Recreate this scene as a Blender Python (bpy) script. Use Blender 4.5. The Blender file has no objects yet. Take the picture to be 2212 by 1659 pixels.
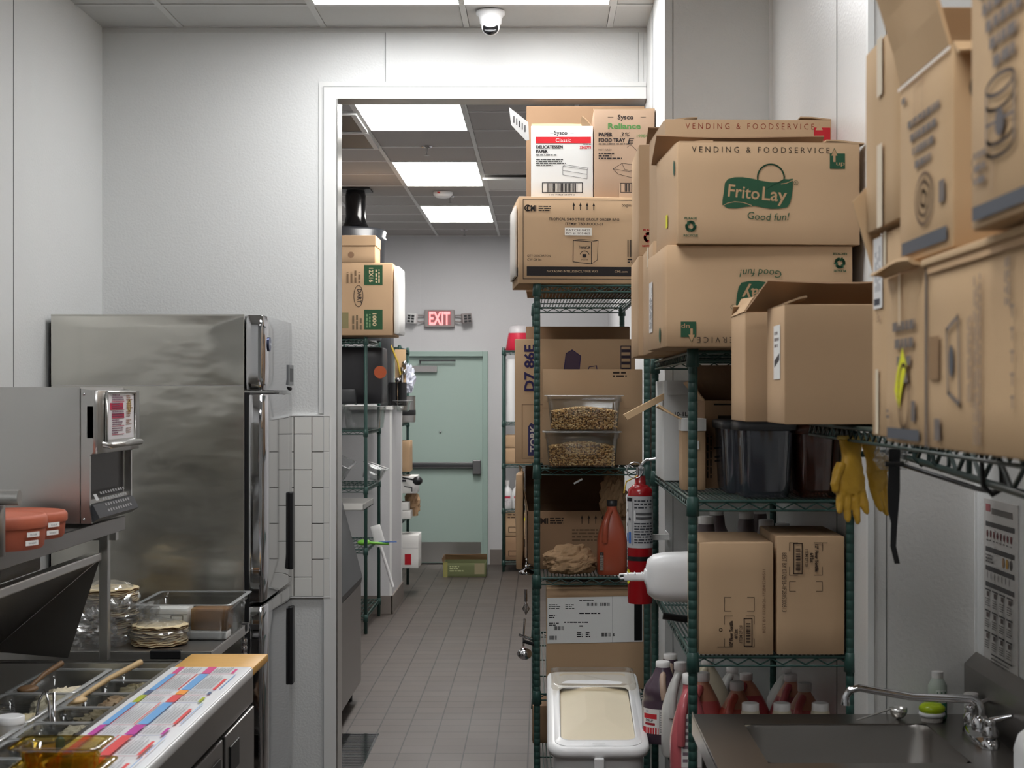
import bpy, math, random
from mathutils import Vector, Matrix, noise
R = random.Random(7)
PI = math.pi
SC = bpy.context.scene
COL = SC.collection
# ---------------------------------------------------------------- camera, light, exposure
F = 3331.0; CX = 1170.0; CY = 850.0; H = 1.70      # focal length and vanishing point in pixels, eye height
cam = bpy.data.cameras.new('camera'); cam_ob = bpy.data.objects.new('camera', cam); COL.objects.link(cam_ob)
cam_ob.location = (0, 0, H); cam_ob.rotation_euler = (PI/2, 0, 0)
cam.sensor_width = 36; cam.sensor_fit = 'HORIZONTAL'; cam.lens = F/2212*36
cam.shift_x = (1106-CX)/2212; cam.shift_y = (CY-829.5)/2212
cam.clip_start = .05; cam.clip_end = 60
cam.dof.use_dof = True; cam.dof.focus_distance = 6.3; cam.dof.aperture_fstop = 9.0
SC.camera = cam_ob
wd = bpy.data.worlds.new('world'); SC.world = wd; wd.use_nodes = True
wd.node_tree.nodes['Background'].inputs[0].default_value = (.8, .85, .9, 1)
wd.node_tree.nodes['Background'].inputs[1].default_value = .05
SC.view_settings.view_transform = 'Standard'; SC.view_settings.look = 'None'
SC.view_settings.gamma = 1; SC.view_settings.use_curve_mapping = False
SC.view_settings.exposure = 0.0
LAMP_FRONT = 15.0; LAMP_BACK = 24.0
CEIL = 3.26
SC.cycles.max_bounces = 10; SC.cycles.diffuse_bounces = 5; SC.cycles.glossy_bounces = 4
SC.cycles.transparent_max_bounces = 24; SC.cycles.sample_clamp_indirect = 4
SC.cycles.use_denoising = True; SC.cycles.caustics_reflective = False; SC.cycles.caustics_refractive = False

def px(x, Y): return (x-CX)*Y/F
def pz(y, Y): return H-(y-CY)*Y/F

# ---------------------------------------------------------------- materials
def srgb(c):
    return tuple((v/255/12.92 if v/255 <= .04045 else ((v/255+.055)/1.055)**2.4) for v in c)
MATS = {}
def mat(name, c, rough=.6, metal=0, spec=.5, nscale=0, namt=0, bump=0, bscale=40, stretch=None, coat=0, lin=False):
    if name in MATS: return MATS[name]
    m = bpy.data.materials.new(name); m.use_nodes = True; MATS[name] = m
    nt = m.node_tree; n = nt.nodes; l = nt.links; b = n['Principled BSDF']
    col = c if lin else srgb(c)
    b.inputs['Base Color'].default_value = (*col, 1)
    b.inputs['Roughness'].default_value = rough; b.inputs['Metallic'].default_value = metal
    b.inputs['Specular IOR Level'].default_value = spec
    if coat: b.inputs['Coat Weight'].default_value = coat
    if nscale or bump:
        tc = n.new('ShaderNodeTexCoord'); mp = n.new('ShaderNodeMapping'); l.new(tc.outputs['Object'], mp.inputs[0])
        if stretch: mp.inputs['Scale'].default_value = stretch
    if nscale:
        t = n.new('ShaderNodeTexNoise'); t.inputs['Scale'].default_value = nscale; t.inputs['Detail'].default_value = 4
        l.new(mp.outputs[0], t.inputs['Vector'])
        mx = n.new('ShaderNodeMix'); mx.data_type = 'RGBA'
        mx.inputs['A'].default_value = (*[v*(1-namt) for v in col], 1); mx.inputs['B'].default_value = (*[min(1, v*(1+namt)) for v in col], 1)
        l.new(t.outputs[0], mx.inputs['Factor']); l.new(mx.outputs['Result'], b.inputs['Base Color'])
    if bump:
        t2 = n.new('ShaderNodeTexNoise'); t2.inputs['Scale'].default_value = bscale; t2.inputs['Detail'].default_value = 3
        l.new(mp.outputs[0], t2.inputs['Vector'])
        bp = n.new('ShaderNodeBump'); bp.inputs['Strength'].default_value = 1; bp.inputs['Distance'].default_value = bump
        l.new(t2.outputs[0], bp.inputs['Height']); l.new(bp.outputs[0], b.inputs['Normal'])
    return m
def glassy(name, c, gloss=.12, rough=.08, solid=0):
    "thin clear plastic: tinted see-through film with a glossy skin"
    if name in MATS: return MATS[name]
    m = bpy.data.materials.new(name); m.use_nodes = True; MATS[name] = m
    nt = m.node_tree; n = nt.nodes; l = nt.links; n.remove(n['Principled BSDF']); out = n['Material Output']
    tr = n.new('ShaderNodeBsdfTransparent'); tr.inputs[0].default_value = (*srgb(c), 1)
    gl = n.new('ShaderNodeBsdfGlossy'); gl.inputs['Roughness'].default_value = rough
    fr = n.new('ShaderNodeLayerWeight'); fr.inputs[0].default_value = .35
    mm = n.new('ShaderNodeMath'); mm.operation = 'MULTIPLY_ADD'; mm.inputs[1].default_value = .38; mm.inputs[2].default_value = gloss
    l.new(fr.outputs['Facing'], mm.inputs[0])
    mx = n.new('ShaderNodeMixShader'); l.new(mm.outputs[0], mx.inputs[0]); l.new(tr.outputs[0], mx.inputs[1]); l.new(gl.outputs[0], mx.inputs[2])
    last = mx
    if solid:
        df = n.new('ShaderNodeBsdfDiffuse'); df.inputs[0].default_value = (*srgb(c), 1)
        m2 = n.new('ShaderNodeMixShader'); m2.inputs[0].default_value = solid; l.new(mx.outputs[0], m2.inputs[1]); l.new(df.outputs[0], m2.inputs[2]); last = m2
    l.new(last.outputs[0], out.inputs[0]); return m
def emit(name, c, s):
    if name in MATS: return MATS[name]
    m = bpy.data.materials.new(name); m.use_nodes = True; MATS[name] = m
    n = m.node_tree.nodes; b = n['Principled BSDF']
    b.inputs['Base Color'].default_value = (.8, .8, .8, 1)
    b.inputs['Emission Color'].default_value = (*srgb(c), 1); b.inputs['Emission Strength'].default_value = s
    return m
def steel(name, c=(165, 165, 163), rough=.3, wave=0.0, wscale=2.5):
    return mat(name, c, rough, 1, bump=wave, bscale=wscale) if wave else mat(name, c, rough, 1, nscale=8, namt=.08)

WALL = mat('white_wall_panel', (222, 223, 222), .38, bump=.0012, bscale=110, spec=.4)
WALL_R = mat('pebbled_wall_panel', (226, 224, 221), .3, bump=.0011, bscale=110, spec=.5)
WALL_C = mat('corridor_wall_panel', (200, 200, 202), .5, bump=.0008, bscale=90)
TRIM = mat('white_trim', (232, 232, 230), .35)
SEAML = mat('pale_seam', (182, 184, 184), .6)
SEAM = mat('seam_shadow_gap', (110, 112, 112), .7)
TILEW = mat('white_glazed_tile', (232, 231, 226), .12)
GROUT = mat('dark_grout', (95, 92, 88), .9)
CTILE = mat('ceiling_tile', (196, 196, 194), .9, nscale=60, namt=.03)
CTILE_C = mat('ceiling_tile_corridor_shaded', (158, 154, 151), .9, nscale=60, namt=.03)  # same tile, darkened in colour to imitate the dimmer corridor ceiling
CGRID = mat('ceiling_grid', (205, 205, 203), .5)
GRIDSHADE = mat('grid_gap', (70, 68, 68), .9)
LIT_F = emit('lit_diffuser_front', (251, 252, 253), LAMP_FRONT)
LIT_B = emit('lit_diffuser_back', (255, 252, 248), LAMP_BACK)
BASE = mat('quarry_base_tile', (120, 112, 106), .5, nscale=6, namt=.1)
SST = mat('brushed_steel', (206, 205, 202), .28, 1, bump=.0015, bscale=3)
SSTW = mat('wavy_fridge_steel', (208, 206, 198), .22, 1, bump=.010, bscale=2.2, stretch=(1, 1, 2.2))
SSTD = mat('dark_steel', (150, 148, 146), .3, 1, bump=.001, bscale=3)
SMIR = mat('polished_steel_door', (196, 196, 198), .07, 1)
CHROME = mat('chrome', (205, 205, 208), .08, 1)
BLACK = mat('black_plastic', (22, 22, 24), .4)
DGREY = mat('dark_grey_plastic', (52, 54, 57), .45)
GREEN = mat('green_epoxy', (40, 71, 65), .38, nscale=30, namt=.15)
GREEND = mat('green_epoxy_dark', (26, 50, 47), .42)
CB = mat('cardboard', (187, 157, 125), .85, nscale=5, namt=.07, spec=.15)
CBD = mat('cardboard_dark_shaded', (156, 126, 99), .85, nscale=5, namt=.08, spec=.15)  # darker brown board; on inward flaps its tone stands in for shade
CBL = mat('cardboard_light', (205, 175, 138), .85, nscale=5, namt=.05, spec=.15)
CBW = mat('white_cardboard', (222, 221, 218), .7, nscale=5, namt=.03)
CBIN = mat('cardboard_inner_shaded', (140, 112, 86), .9, nscale=6, namt=.08, spec=.1)  # inner board coloured darker to imitate shade inside open boxes
TAPE = glassy('clear_tape', (225, 205, 170), .2, .25, .35)
TAPEL = mat('pale_tape', (222, 204, 176), .4)
INK = {}
def ink(c):
    k = 'ink_%02x%02x%02x' % c
    return mat(k, c, .75, spec=.2)
PAPER = mat('white_paper', (236, 236, 234), .6)
KRAFT = mat('kraft_paper', (170, 138, 104), .8, nscale=9, namt=.1)
CLEAR = glassy('clear_plastic', (242, 243, 243), .05)
CLEARD = glassy('smoked_plastic', (88, 92, 104), .10)
AMBER = glassy('amber_plastic', (228, 208, 128), .12)
AMBERD = glassy('dark_amber_plastic', (120, 52, 20), .08)
RIMP = glassy('clear_rim_highlight', (226, 228, 228), .25, .12, .30)  # whitish diffuse share paints a highlight onto the clear rims
BAGM = glassy('clear_bag_film', (240, 240, 240), .10, .15, .05)
WPL = mat('white_plastic', (228, 228, 228), .35)
WCAP = mat('white_cap', (225, 222, 220), .4)
RED = mat('red_paint', (150, 20, 27), .22)
PINK = mat('pink_syrup', (196, 98, 98), .28); PINK2 = mat('rose_syrup', (172, 78, 84), .28)
ORNG = mat('orange_sauce', (164, 76, 52), .3); PURP = mat('purple_syrup', (78, 62, 74), .25)
CREAMJ = mat('cream_jug', (205, 196, 172), .35); MILK = mat('milky_jug', (205, 204, 200), .35)
YEL = mat('yellow_rubber', (196, 152, 44), .5, nscale=14, namt=.12)
NEON = mat('neon_yellow_tape', (228, 228, 30), .5)
TERRA = mat('terracotta_plastic', (176, 92, 66), .6, nscale=120, namt=.06)
WOOD = mat('maple_wood', (216, 166, 86), .5, nscale=5, namt=.12, stretch=(1.5, 14, 1))
WOODL = mat('pale_wood', (206, 176, 130), .5, nscale=8, namt=.1, stretch=(1, 6, 6))
DOORG = mat('sage_green_door', (166, 186, 178), .5)
FRAMEG = mat('sage_green_frame', (156, 178, 170), .45)
TORT = mat('flour_tortilla', (224, 206, 166), .8, nscale=26, namt=.16)
TORTB = mat('toasted_tortilla_edge', (146, 108, 72), .8, nscale=40, namt=.3)

def tile_floor():
    m = bpy.data.materials.new('quarry_floor_tile'); m.use_nodes = True
    n = m.node_tree.nodes; l = m.node_tree.links; b = n['Principled BSDF']
    tc = n.new('ShaderNodeTexCoord'); mp = n.new('ShaderNodeMapping'); mp.inputs['Location'].default_value = (.0637, .03, 0)
    l.new(tc.outputs['Object'], mp.inputs[0])
    br = n.new('ShaderNodeTexBrick'); br.offset = 0; br.squash = 1
    br.inputs['Scale'].default_value = 1; br.inputs['Brick Width'].default_value = .1524; br.inputs['Row Height'].default_value = .1524
    br.inputs['Mortar Size'].default_value = .0035; br.inputs['Mortar Smooth'].default_value = .1; br.inputs['Bias'].default_value = 0
    br.inputs['Color1'].default_value = (*srgb((75, 67, 62)), 1); br.inputs['Color2'].default_value = (*srgb((82, 74, 68)), 1)
    br.inputs['Mortar'].default_value = (*srgb((34, 31, 29)), 1)
    l.new(mp.outputs[0], br.inputs['Vector'])
    t = n.new('ShaderNodeTexNoise'); t.inputs['Scale'].default_value = 2.2; t.inputs['Detail'].default_value = 6; l.new(tc.outputs['Object'], t.inputs['Vector'])
    mr = n.new('ShaderNodeMapRange'); mr.inputs['To Min'].default_value = .82; mr.inputs['To Max'].default_value = 1.12; l.new(t.outputs[0], mr.inputs[0])
    mx = n.new('ShaderNodeMix'); mx.data_type = 'RGBA'; mx.blend_type = 'MULTIPLY'; mx.inputs['Factor'].default_value = 1
    l.new(br.outputs['Color'], mx.inputs['A']); l.new(mr.outputs[0], mx.inputs['B']); l.new(mx.outputs['Result'], b.inputs['Base Color'])
    rr = n.new('ShaderNodeMapRange'); rr.inputs['To Min'].default_value = .42; rr.inputs['To Max'].default_value = .62; l.new(t.outputs[0], rr.inputs[0]); l.new(rr.outputs[0], b.inputs['Roughness'])
    bp = n.new('ShaderNodeBump'); bp.inputs['Distance'].default_value = .003; bp.invert = True; l.new(br.outputs['Fac'], bp.inputs['Height']); l.new(bp.outputs[0], b.inputs['Normal'])
    return m
FLOORM = tile_floor()

# ---------------------------------------------------------------- mesh helpers
class MB:
    def __init__(s): s.v = []; s.f = []; s.m = []; s.sm = []
    def face(s, pts, mi=0, smooth=False):
        i = len(s.v); s.v += [tuple(p) for p in pts]; s.f.append(tuple(range(i, i+len(pts)))); s.m.append(mi); s.sm.append(smooth)
    def raw(s, vs, fs, mi=0, smooth=False):
        i = len(s.v); s.v += [tuple(p) for p in vs]
        for f in fs: s.f.append(tuple(i+k for k in f)); s.m.append(mi); s.sm.append(smooth)
        return s
    def box(s, x0, x1, y0, y1, z0, z1, mi=0, M=None):
        vs = [Vector(p) for p in ((x0,y0,z0),(x1,y0,z0),(x1,y1,z0),(x0,y1,z0),(x0,y0,z1),(x1,y0,z1),(x1,y1,z1),(x0,y1,z1))]
        if M: vs = [M @ p for p in vs]
        return s.raw(vs, ((0,3,2,1),(4,5,6,7),(0,1,5,4),(1,2,6,5),(2,3,7,6),(3,0,4,7)), mi)
    def loft(s, rings, mi=0, smooth=True, cap0=True, cap1=True, closed=False):
        n = len(rings[0]); i = len(s.v)
        for r in rings: s.v += [tuple(p) for p in r]
        m = len(rings); rng = m if closed else m-1
        for a in range(rng):
            b = (a+1) % m
            for k in range(n):
                k2 = (k+1) % n
                s.f.append((i+a*n+k, i+a*n+k2, i+b*n+k2, i+b*n+k)); s.m.append(mi); s.sm.append(smooth)
        if not closed:
            if cap0: s.face(list(reversed(rings[0])), mi)
            if cap1: s.face(rings[-1], mi)
        return s
    def cyl(s, p0, p1, r, n=12, r2=None, mi=0, smooth=True, caps=True):
        p0 = Vector(p0); p1 = Vector(p1); r2 = r if r2 is None else r2
        d = (p1-p0).normalized(); a = d.orthogonal().normalized(); b = d.cross(a)
        R0 = [p0+(a*math.cos(t)+b*math.sin(t))*r for t in [2*PI*k/n for k in range(n)]]
        R1 = [p1+(a*math.cos(t)+b*math.sin(t))*r2 for t in [2*PI*k/n for k in range(n)]]
        return s.loft([R0, R1], mi, smooth, caps, caps)
    def tube(s, pts, r, n=8, mi=0, closed=False, rs=None):
        pts = [Vector(p) for p in pts]; rings = []; N = len(pts); ref = None
        for i, p in enumerate(pts):
            if closed: d = (pts[(i+1) % N]-pts[i-1]).normalized()
            else: d = (pts[min(i+1, N-1)]-pts[max(i-1, 0)]).normalized()
            if ref is None: ref = d.orthogonal().normalized()
            a = (ref-d*ref.dot(d)); a = a.normalized() if a.length > 1e-6 else d.orthogonal().normalized(); ref = a; b = d.cross(a)
            rr = rs[i] if rs else r
            rings.append([p+(a*math.cos(t)+b*math.sin(t))*rr for t in [2*PI*k/n for k in range(n)]])
        return s.loft(rings, mi, n > 4, closed=closed)
    def lathe(s, prof, c=(0,0,0), n=24, mi=0, cap0=True, cap1=True, M=None):
        rings = []
        for r, z in prof:
            ring = [Vector((c[0]+r*math.cos(2*PI*k/n), c[1]+r*math.sin(2*PI*k/n), c[2]+z)) for k in range(n)]
            if M: ring = [M @ p for p in ring]
            rings.append(ring)
        return s.loft(rings, mi, True, cap0, cap1)
    def sup(s, rings, n=24, mi=0, cap0=True, cap1=True):
        "rings: (z, rx, ry, exponent, cx, cy) superellipse sections"
        out = []
        for z, rx, ry, e, cx, cy in rings:
            ring = []
            for k in range(n):
                t = 2*PI*(k+.5)/n; ct, st = math.cos(t), math.sin(t)
                ring.append((cx+rx*math.copysign(abs(ct)**(2/e), ct), cy+ry*math.copysign(abs(st)**(2/e), st), z))
            out.append(ring)
        return s.loft(out, mi, True, cap0, cap1)
    def sphere(s, c, r, n=16, m=10, mi=0, sc=(1,1,1)):
        prof = [[(c[0]+r*sc[0]*math.sin(PI*j/m)*math.cos(2*PI*k/n), c[1]+r*sc[1]*math.sin(PI*j/m)*math.sin(2*PI*k/n), c[2]-r*sc[2]*math.cos(PI*j/m)) for k in range(n)] for j in range(1, m)]
        return s.loft(prof, mi)
    def rbox(s, x0, x1, y0, y1, z0, z1, r=.004, n=4, mi=0, jit=0, seed=0, M=None, dent=0):
        "box with rounded edges, slightly dented faces"
        c = Vector(((x0+x1)/2, (y0+y1)/2, (z0+z1)/2)); hx = Vector(((x1-x0)/2, (y1-y0)/2, (z1-z0)/2)); inn = hx-Vector((r, r, r))
        g = [-1.0]+[(-1+2*k/n)*.985 for k in range(n+1)]+[1.0]; N = len(g)
        for ax in range(3):
            for sg in (-1, 1):
                vs = []
                for a in g:
                    for b in g:
                        p = [0, 0, 0]; p[ax] = sg; p[(ax+1) % 3] = a; p[(ax+2) % 3] = b
                        q = Vector((p[0]*hx.x, p[1]*hx.y, p[2]*hx.z))
                        cl = Vector([max(-inn[k], min(inn[k], q[k])) for k in range(3)])
                        d = q-cl
                        q2 = cl+d.normalized()*r if d.length > 1e-9 else q
                        edge = (1-a*a)*(1-b*b)
                        if dent: q2[ax] -= sg*dent*edge*(.4+.6*abs(noise.noise(Vector((seed*3.1+ax*7+sg, a*1.3, b*1.3)))))
                        if jit: q2 += noise.noise_vector((q2+c)*6+Vector((seed, 0, 0)))*jit
                        q2 = q2+c
                        vs.append(M @ q2 if M else q2)
                fs = []
                for i in range(N-1):
                    for j in range(N-1):
                        f = (i*N+j, (i+1)*N+j, (i+1)*N+j+1, i*N+j+1)
                        fs.append(f if sg > 0 else f[::-1])
                s.raw(vs, fs, mi, True)
        return s
    def build(s, name, mats, parent=None, loc=(0,0,0), bevel=0, rot=None, merge=True):
        me = bpy.data.meshes.new(name); me.from_pydata(s.v, [], s.f)
        if not isinstance(mats, (list, tuple)): mats = [mats]
        for m in mats: me.materials.append(m)
        me.polygons.foreach_set('material_index', s.m); me.polygons.foreach_set('use_smooth', s.sm); me.update()
        if merge and any(s.sm):
            import bmesh
            bm = bmesh.new(); bm.from_mesh(me)
            vs = set()
            for f in bm.faces:
                if f.smooth: vs.update(f.verts)
            keep = [v for v in vs if all(f.smooth for f in v.link_faces)]
            bmesh.ops.remove_doubles(bm, verts=keep, dist=.00002); bm.to_mesh(me); bm.free()
        o = bpy.data.objects.new(name, me); COL.objects.link(o)
        if parent: o.parent = parent
        o.location = loc
        if rot: o.rotation_euler = rot
        if bevel:
            b = o.modifiers.new('bevel', 'BEVEL'); b.width = bevel; b.segments = 2; b.limit_method = 'ANGLE'
        return o
def tag(o, label, cat, group=None):
    o['label'] = label; o['category'] = cat
    if group: o['group'] = group
    return o
def thing(name, label, cat, loc=(0,0,0), rz=0, group=None):
    o = bpy.data.objects.new(name, None); COL.objects.link(o); o.empty_display_size = .05
    o.location = loc; o.rotation_euler = (0, 0, rz); return tag(o, label, cat, group)
def struct(name, mb, m, **k):
    o = mb.build(name, m, **k); o['kind'] = 'structure'; return o
def dup(root, loc, rz=None, label=None):
    def cp(o, par):
        c = o.copy(); COL.objects.link(c); c.parent = par
        for ch in o.children: cp(ch, c)
        return c
    r = cp(root, None); r.location = loc
    if rz is not None: r.rotation_euler = (0, 0, rz)
    if label: r['label'] = label
    return r

# ---------------------------------------------------------------- printing on faces
_TX = {}
def text_geo(body, bold):
    k = (body, bold)
    if k not in _TX:
        c = bpy.data.curves.new('t', 'FONT'); c.body = body; c.size = 1; c.resolution_u = 2; c.offset = bold
        o = bpy.data.objects.new('t', c); m = o.to_mesh()
        vs = [(v.co.x, v.co.y) for v in m.vertices]; fs = [tuple(p.vertices) for p in m.polygons]
        o.to_mesh_clear(); bpy.data.objects.remove(o); bpy.data.curves.remove(c)
        x0 = min([v[0] for v in vs] or [0]); x1 = max([v[0] for v in vs] or [1])
        _TX[k] = ([(x-x0, y) for x, y in vs], fs, x1-x0)
    return _TX[k]
class Print:
    def __init__(s): s.items = []; s.cols = []; s.layer = 0
    def ci(s, c):
        if c not in s.cols: s.cols.append(c)
        return s.cols.index(c)
    def poly(s, pts, c, fs=None):
        s.layer += 1; s.items.append(([(u, v, s.layer) for u, v in pts], fs or [tuple(range(len(pts)))], s.ci(c))); return s
    def text(s, t, u, v, w=None, h=.02, c=(30,30,30), bold=0.0, al='c', rot=0, shear=0, sx=None, arc=0):
        "h: capital height; w: full width (scales x); u,v: anchor on the baseline"
        vs, fs, W = text_geo(t, bold); sy = h/.73; kx = (w/W) if w else sy*(sx or 1); W2 = W*kx
        o = {'c': -W2/2, 'l': 0, 'r': -W2}[al]; out = []
        for x, y in vs:
            X = x*kx+o; Y = y*sy; X += shear*Y; Y += arc*(X*X)
            out.append((u+X*math.cos(rot)-Y*math.sin(rot), v+X*math.sin(rot)+Y*math.cos(rot)))
        return s.poly(out, c, fs)
    def rect(s, u0, v0, u1, v1, c):
        n = max(1, min(30, int(abs(u1-u0)/.008))); vs = [(u0+(u1-u0)*k/n, v) for k in range(n+1) for v in (v0, v1)]
        return s.poly(vs, c, [(2*k, 2*k+2, 2*k+3, 2*k+1) for k in range(n)])
    def line(s, pts, w, c, closed=False):
        P = list(pts)+([pts[0]] if closed else []); vs = []; fs = []
        for a, b in zip(P, P[1:]):
            dx, dy = b[0]-a[0], b[1]-a[1]; L = math.hypot(dx, dy) or 1; nx, ny = -dy/L*w/2, dx/L*w/2; ex, ey = dx/L*w/2, dy/L*w/2
            i = len(vs); vs += [(a[0]-ex+nx,a[1]-ey+ny),(a[0]-ex-nx,a[1]-ey-ny),(b[0]+ex-nx,b[1]+ey-ny),(b[0]+ex+nx,b[1]+ey+ny)]; fs.append((i,i+1,i+2,i+3))
        return s.poly(vs, c, fs)
    def ring(s, u, v, r, w, c, a0=0, a1=2*PI, ry=None, n=28):
        ry = ry or r
        return s.line([(u+r*math.cos(a0+(a1-a0)*k/n), v+ry*math.sin(a0+(a1-a0)*k/n)) for k in range(n+1)], w, c)
    def disc(s, u, v, r, c, ry=None): return s.poly([(u+r*math.cos(PI*k/12), v+(ry or r)*math.sin(PI*k/12)) for k in range(24)], c)
    def frame(s, u0, v0, u1, v1, w, c): return s.line([(u0,v0),(u1,v0),(u1,v1),(u0,v1)], w, c, True)
    def bars(s, u0, v0, u1, v1, c, n=24, vert=True, seed=1):
        r = random.Random(seed); vs = []; fs = []; L = (u1-u0) if vert else (v1-v0); x = 0; ws = [r.choice((1,1,2,3)) for _ in range(2*n)]; k = L/sum(ws)
        for i, w in enumerate(ws):
            if i % 2 == 0:
                j = len(vs)
                vs += [(u0+x*k,v0),(u0+(x+w)*k,v0),(u0+(x+w)*k,v1),(u0+x*k,v1)] if vert else [(u0,v0+x*k),(u1,v0+x*k),(u1,v0+(x+w)*k),(u0,v0+(x+w)*k)]
                fs.append((j,j+1,j+2,j+3))
            x += w
        return s.poly(vs, c, fs)
    def dashes(s, u0, v0, u1, v1, rows, c, seed=1, fill=.5, vert=False, hh=.5):
        "rows of unreadable small print"
        r = random.Random(seed); vs = []; fs = []
        A, B = ((u1-u0), (v1-v0)) if not vert else ((v1-v0), (u1-u0)); rh = B/rows
        for k in range(rows):
            x = 0; end = A*r.uniform(fill, 1); y = B-(k+1)*rh+rh*(1-hh)/2
            while x < end:
                w = rh*r.uniform(.5, 2.4); w = min(w, end-x); j = len(vs)
                q = [(x,y),(x+w,y),(x+w,y+rh*hh),(x,y+rh*hh)]
                if vert: q = [(B-b, a) for a, b in q]
                vs += [(u0+a, v0+b) for a, b in q]; fs.append((j,j+1,j+2,j+3)); x += w+rh*r.uniform(.25, .5)
        return s.poly(vs, c, fs)
    def put(s, parent, fn, name='printed_lettering', eps=.0008, label=None):
        "fn(u, v, lift) -> local point"
        mb = MB()
        for vs, fs, ci in s.items: mb.raw([fn(u, v, eps+l*.00006) for u, v, l in vs], fs, ci)
        o = mb.build(name, [ink(c) for c in s.cols], parent)
        if label: o['label'] = label
        return o
def on_front(w, d, h): return lambda u, v, e: (u, -e, v)
def on_left(w, d, h): return lambda u, v, e: (-e, d-u, v)
def on_right(w, d, h): return lambda u, v, e: (w+e, u, v)
def on_top(w, d, h): return lambda u, v, e: (u, v, h+e)

# ---------------------------------------------------------------- cartons
def carton(name, label, x, y, z, w, d, h, rz=0, m=None, open_=False, tape='x', dent=.003, group=None, seed=None, cat='box', tilt=None, tapelen=.06):
    "corner pivot at front-left-bottom; local x right, y back, z up"
    global _cs; m = m or CB; seed = seed if seed is not None else hash_(label)
    t = thing(name, label, cat, (x, y, z), rz, group)
    if tilt: t.rotation_euler = (tilt[0], tilt[1], rz)
    if not open_:
        mb = MB().rbox(0, w, 0, d, 0, h, .0045, 4, 0, .0008, seed, None, dent)
        mb.build('carton_body', m, t)
        s = MB()
        if tape == 'x':
            s.box(-.0006, w+.0006, d/2-.024, d/2+.024, h, h+.0008)
            s.box(-.0014, -.0006, d/2-.024, d/2+.024, h-tapelen, h+.0008)
            s.build('tape', TAPEL, t)
        elif tape == 'y':
            s.box(w/2-.024, w/2+.024, -.0006, d+.0006, h, h+.0008)
            s.box(w/2-.024, w/2+.024, -.0014, -.0006, h-tapelen, h+.0008)
            s.build('tape', TAPEL, t)
    else:
        k = .005; mb = MB()
        mb.rbox(0, w, 0, k, 0, h, .002, 4, 0, .0008, seed, None, 0); mb.rbox(0, w, d-k, d, 0, h, .002, 4, 0, .0008, seed+1)
        mb.rbox(0, k, k*.5, d-k*.5, 0, h, .002, 4, 0, .0008, seed+2); mb.rbox(w-k, w, k*.5, d-k*.5, 0, h, .002, 4, 0, .0008, seed+3)
        mb.rbox(k*.5, w-k*.5, k*.5, d-k*.5, 0, k, .002, 4, 0, 0, seed+4)
        mb.build('carton_body', m, t)
    return t
def hash_(s): return sum((i+1)*ord(c) for i, c in enumerate(s)) % 97
def flap(t, side, w, d, h, L, ang, m=None, a0=0, a1=1, name='flap', th=.004, skew=0, label=None):
    "flap hinged on the top edge: ang 0 = straight up, 90 = folded outward level, negative = leaning inward"
    m = m or CB; a = math.radians(ang); o = {'front': (Vector((0,0,h)), Vector((1,0,0)), Vector((0,-1,0)), w), 'back': (Vector((0,d,h)), Vector((1,0,0)), Vector((0,1,0)), w),
        'left': (Vector((0,0,h)), Vector((0,1,0)), Vector((-1,0,0)), d), 'right': (Vector((w,0,h)), Vector((0,1,0)), Vector((1,0,0)), d)}[side]
    org, al, out, n = o; up = Vector((0,0,1))*math.cos(a)+out*math.sin(a); nn = out*math.cos(a)-Vector((0,0,1))*math.sin(a)
    mb = MB(); N = 6; f = []; b = []
    for i in range(N+1):
        for j in range(4):
            s_ = a0+(a1-a0)*i/N; q = L*j/3
            p = org+al*(n*s_+skew*q)+up*q+nn*(.004*math.sin(s_*5+j))*(j/3)
            f.append(p+nn*th/2); b.append(p-nn*th/2)
    K = len(f); vs = f+b; fs = []
    for i in range(N):
        for j in range(3):
            q = (i*4+j, (i+1)*4+j, (i+1)*4+j+1, i*4+j+1); fs.append(q); fs.append(tuple(K+x for x in reversed(q)))
    for i in range(N): fs.append((i*4+3, (i+1)*4+3, K+(i+1)*4+3, K+i*4+3)); fs.append((i*4, K+i*4, K+(i+1)*4, (i+1)*4))
    for j in range(3): fs.append((j, j+1, K+j+1, K+j)); fs.append((N*4+j, K+N*4+j, K+N*4+j+1, N*4+j+1))
    mb.raw(vs, fs); ob = mb.build(name, m, t)
    if label: ob['label'] = label
    return ob

# ---------------------------------------------------------------- wire shelving
def wire_shelf(t, w, d, z, m, r=.004, step=.025, th=.032, name='wire_shelf', cross='y'):
    mb = MB(); zl = z-th
    P = [(0,0),(w,0),(w,d),(0,d)]
    for (a, b), (c, e) in zip(P, P[1:]+P[:1]):
        mb.cyl((a,b,z-r), (c,e,z-r), r*1.15, 8); mb.cyl((a,b,zl+r), (c,e,zl+r), r*.8, 6)
        L = math.hypot(c-a, e-b); n = max(2, int(L/.055))*2; pts = []
        for i in range(n+1):
            f = i/n; pts.append((a+(c-a)*f, b+(e-b)*f, z-r*2 if i % 2 else zl+r*2))
        mb.tube(pts, r*.6, 5)
    if cross == 'y':
        n = int(w/step)
        for i in range(1, n): mb.cyl((w*i/n, 0, z-.002), (w*i/n, d, z-.003), .0026, 4, caps=False)
        for k in (.25, .5, .75): mb.cyl((0, d*k, z-.006), (w, d*k, z-.006), .003, 5, caps=False)
    else:
        n = int(d/step)
        for i in range(1, n): mb.cyl((0, d*i/n, z-.002), (w, d*i/n, z-.003), .0026, 4, caps=False)
        for k in (.25, .5, .75): mb.cyl((w*k, 0, z-.006), (w*k, d, z-.006), .003, 5, caps=False)
    return mb.build(name, m, t)
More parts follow.
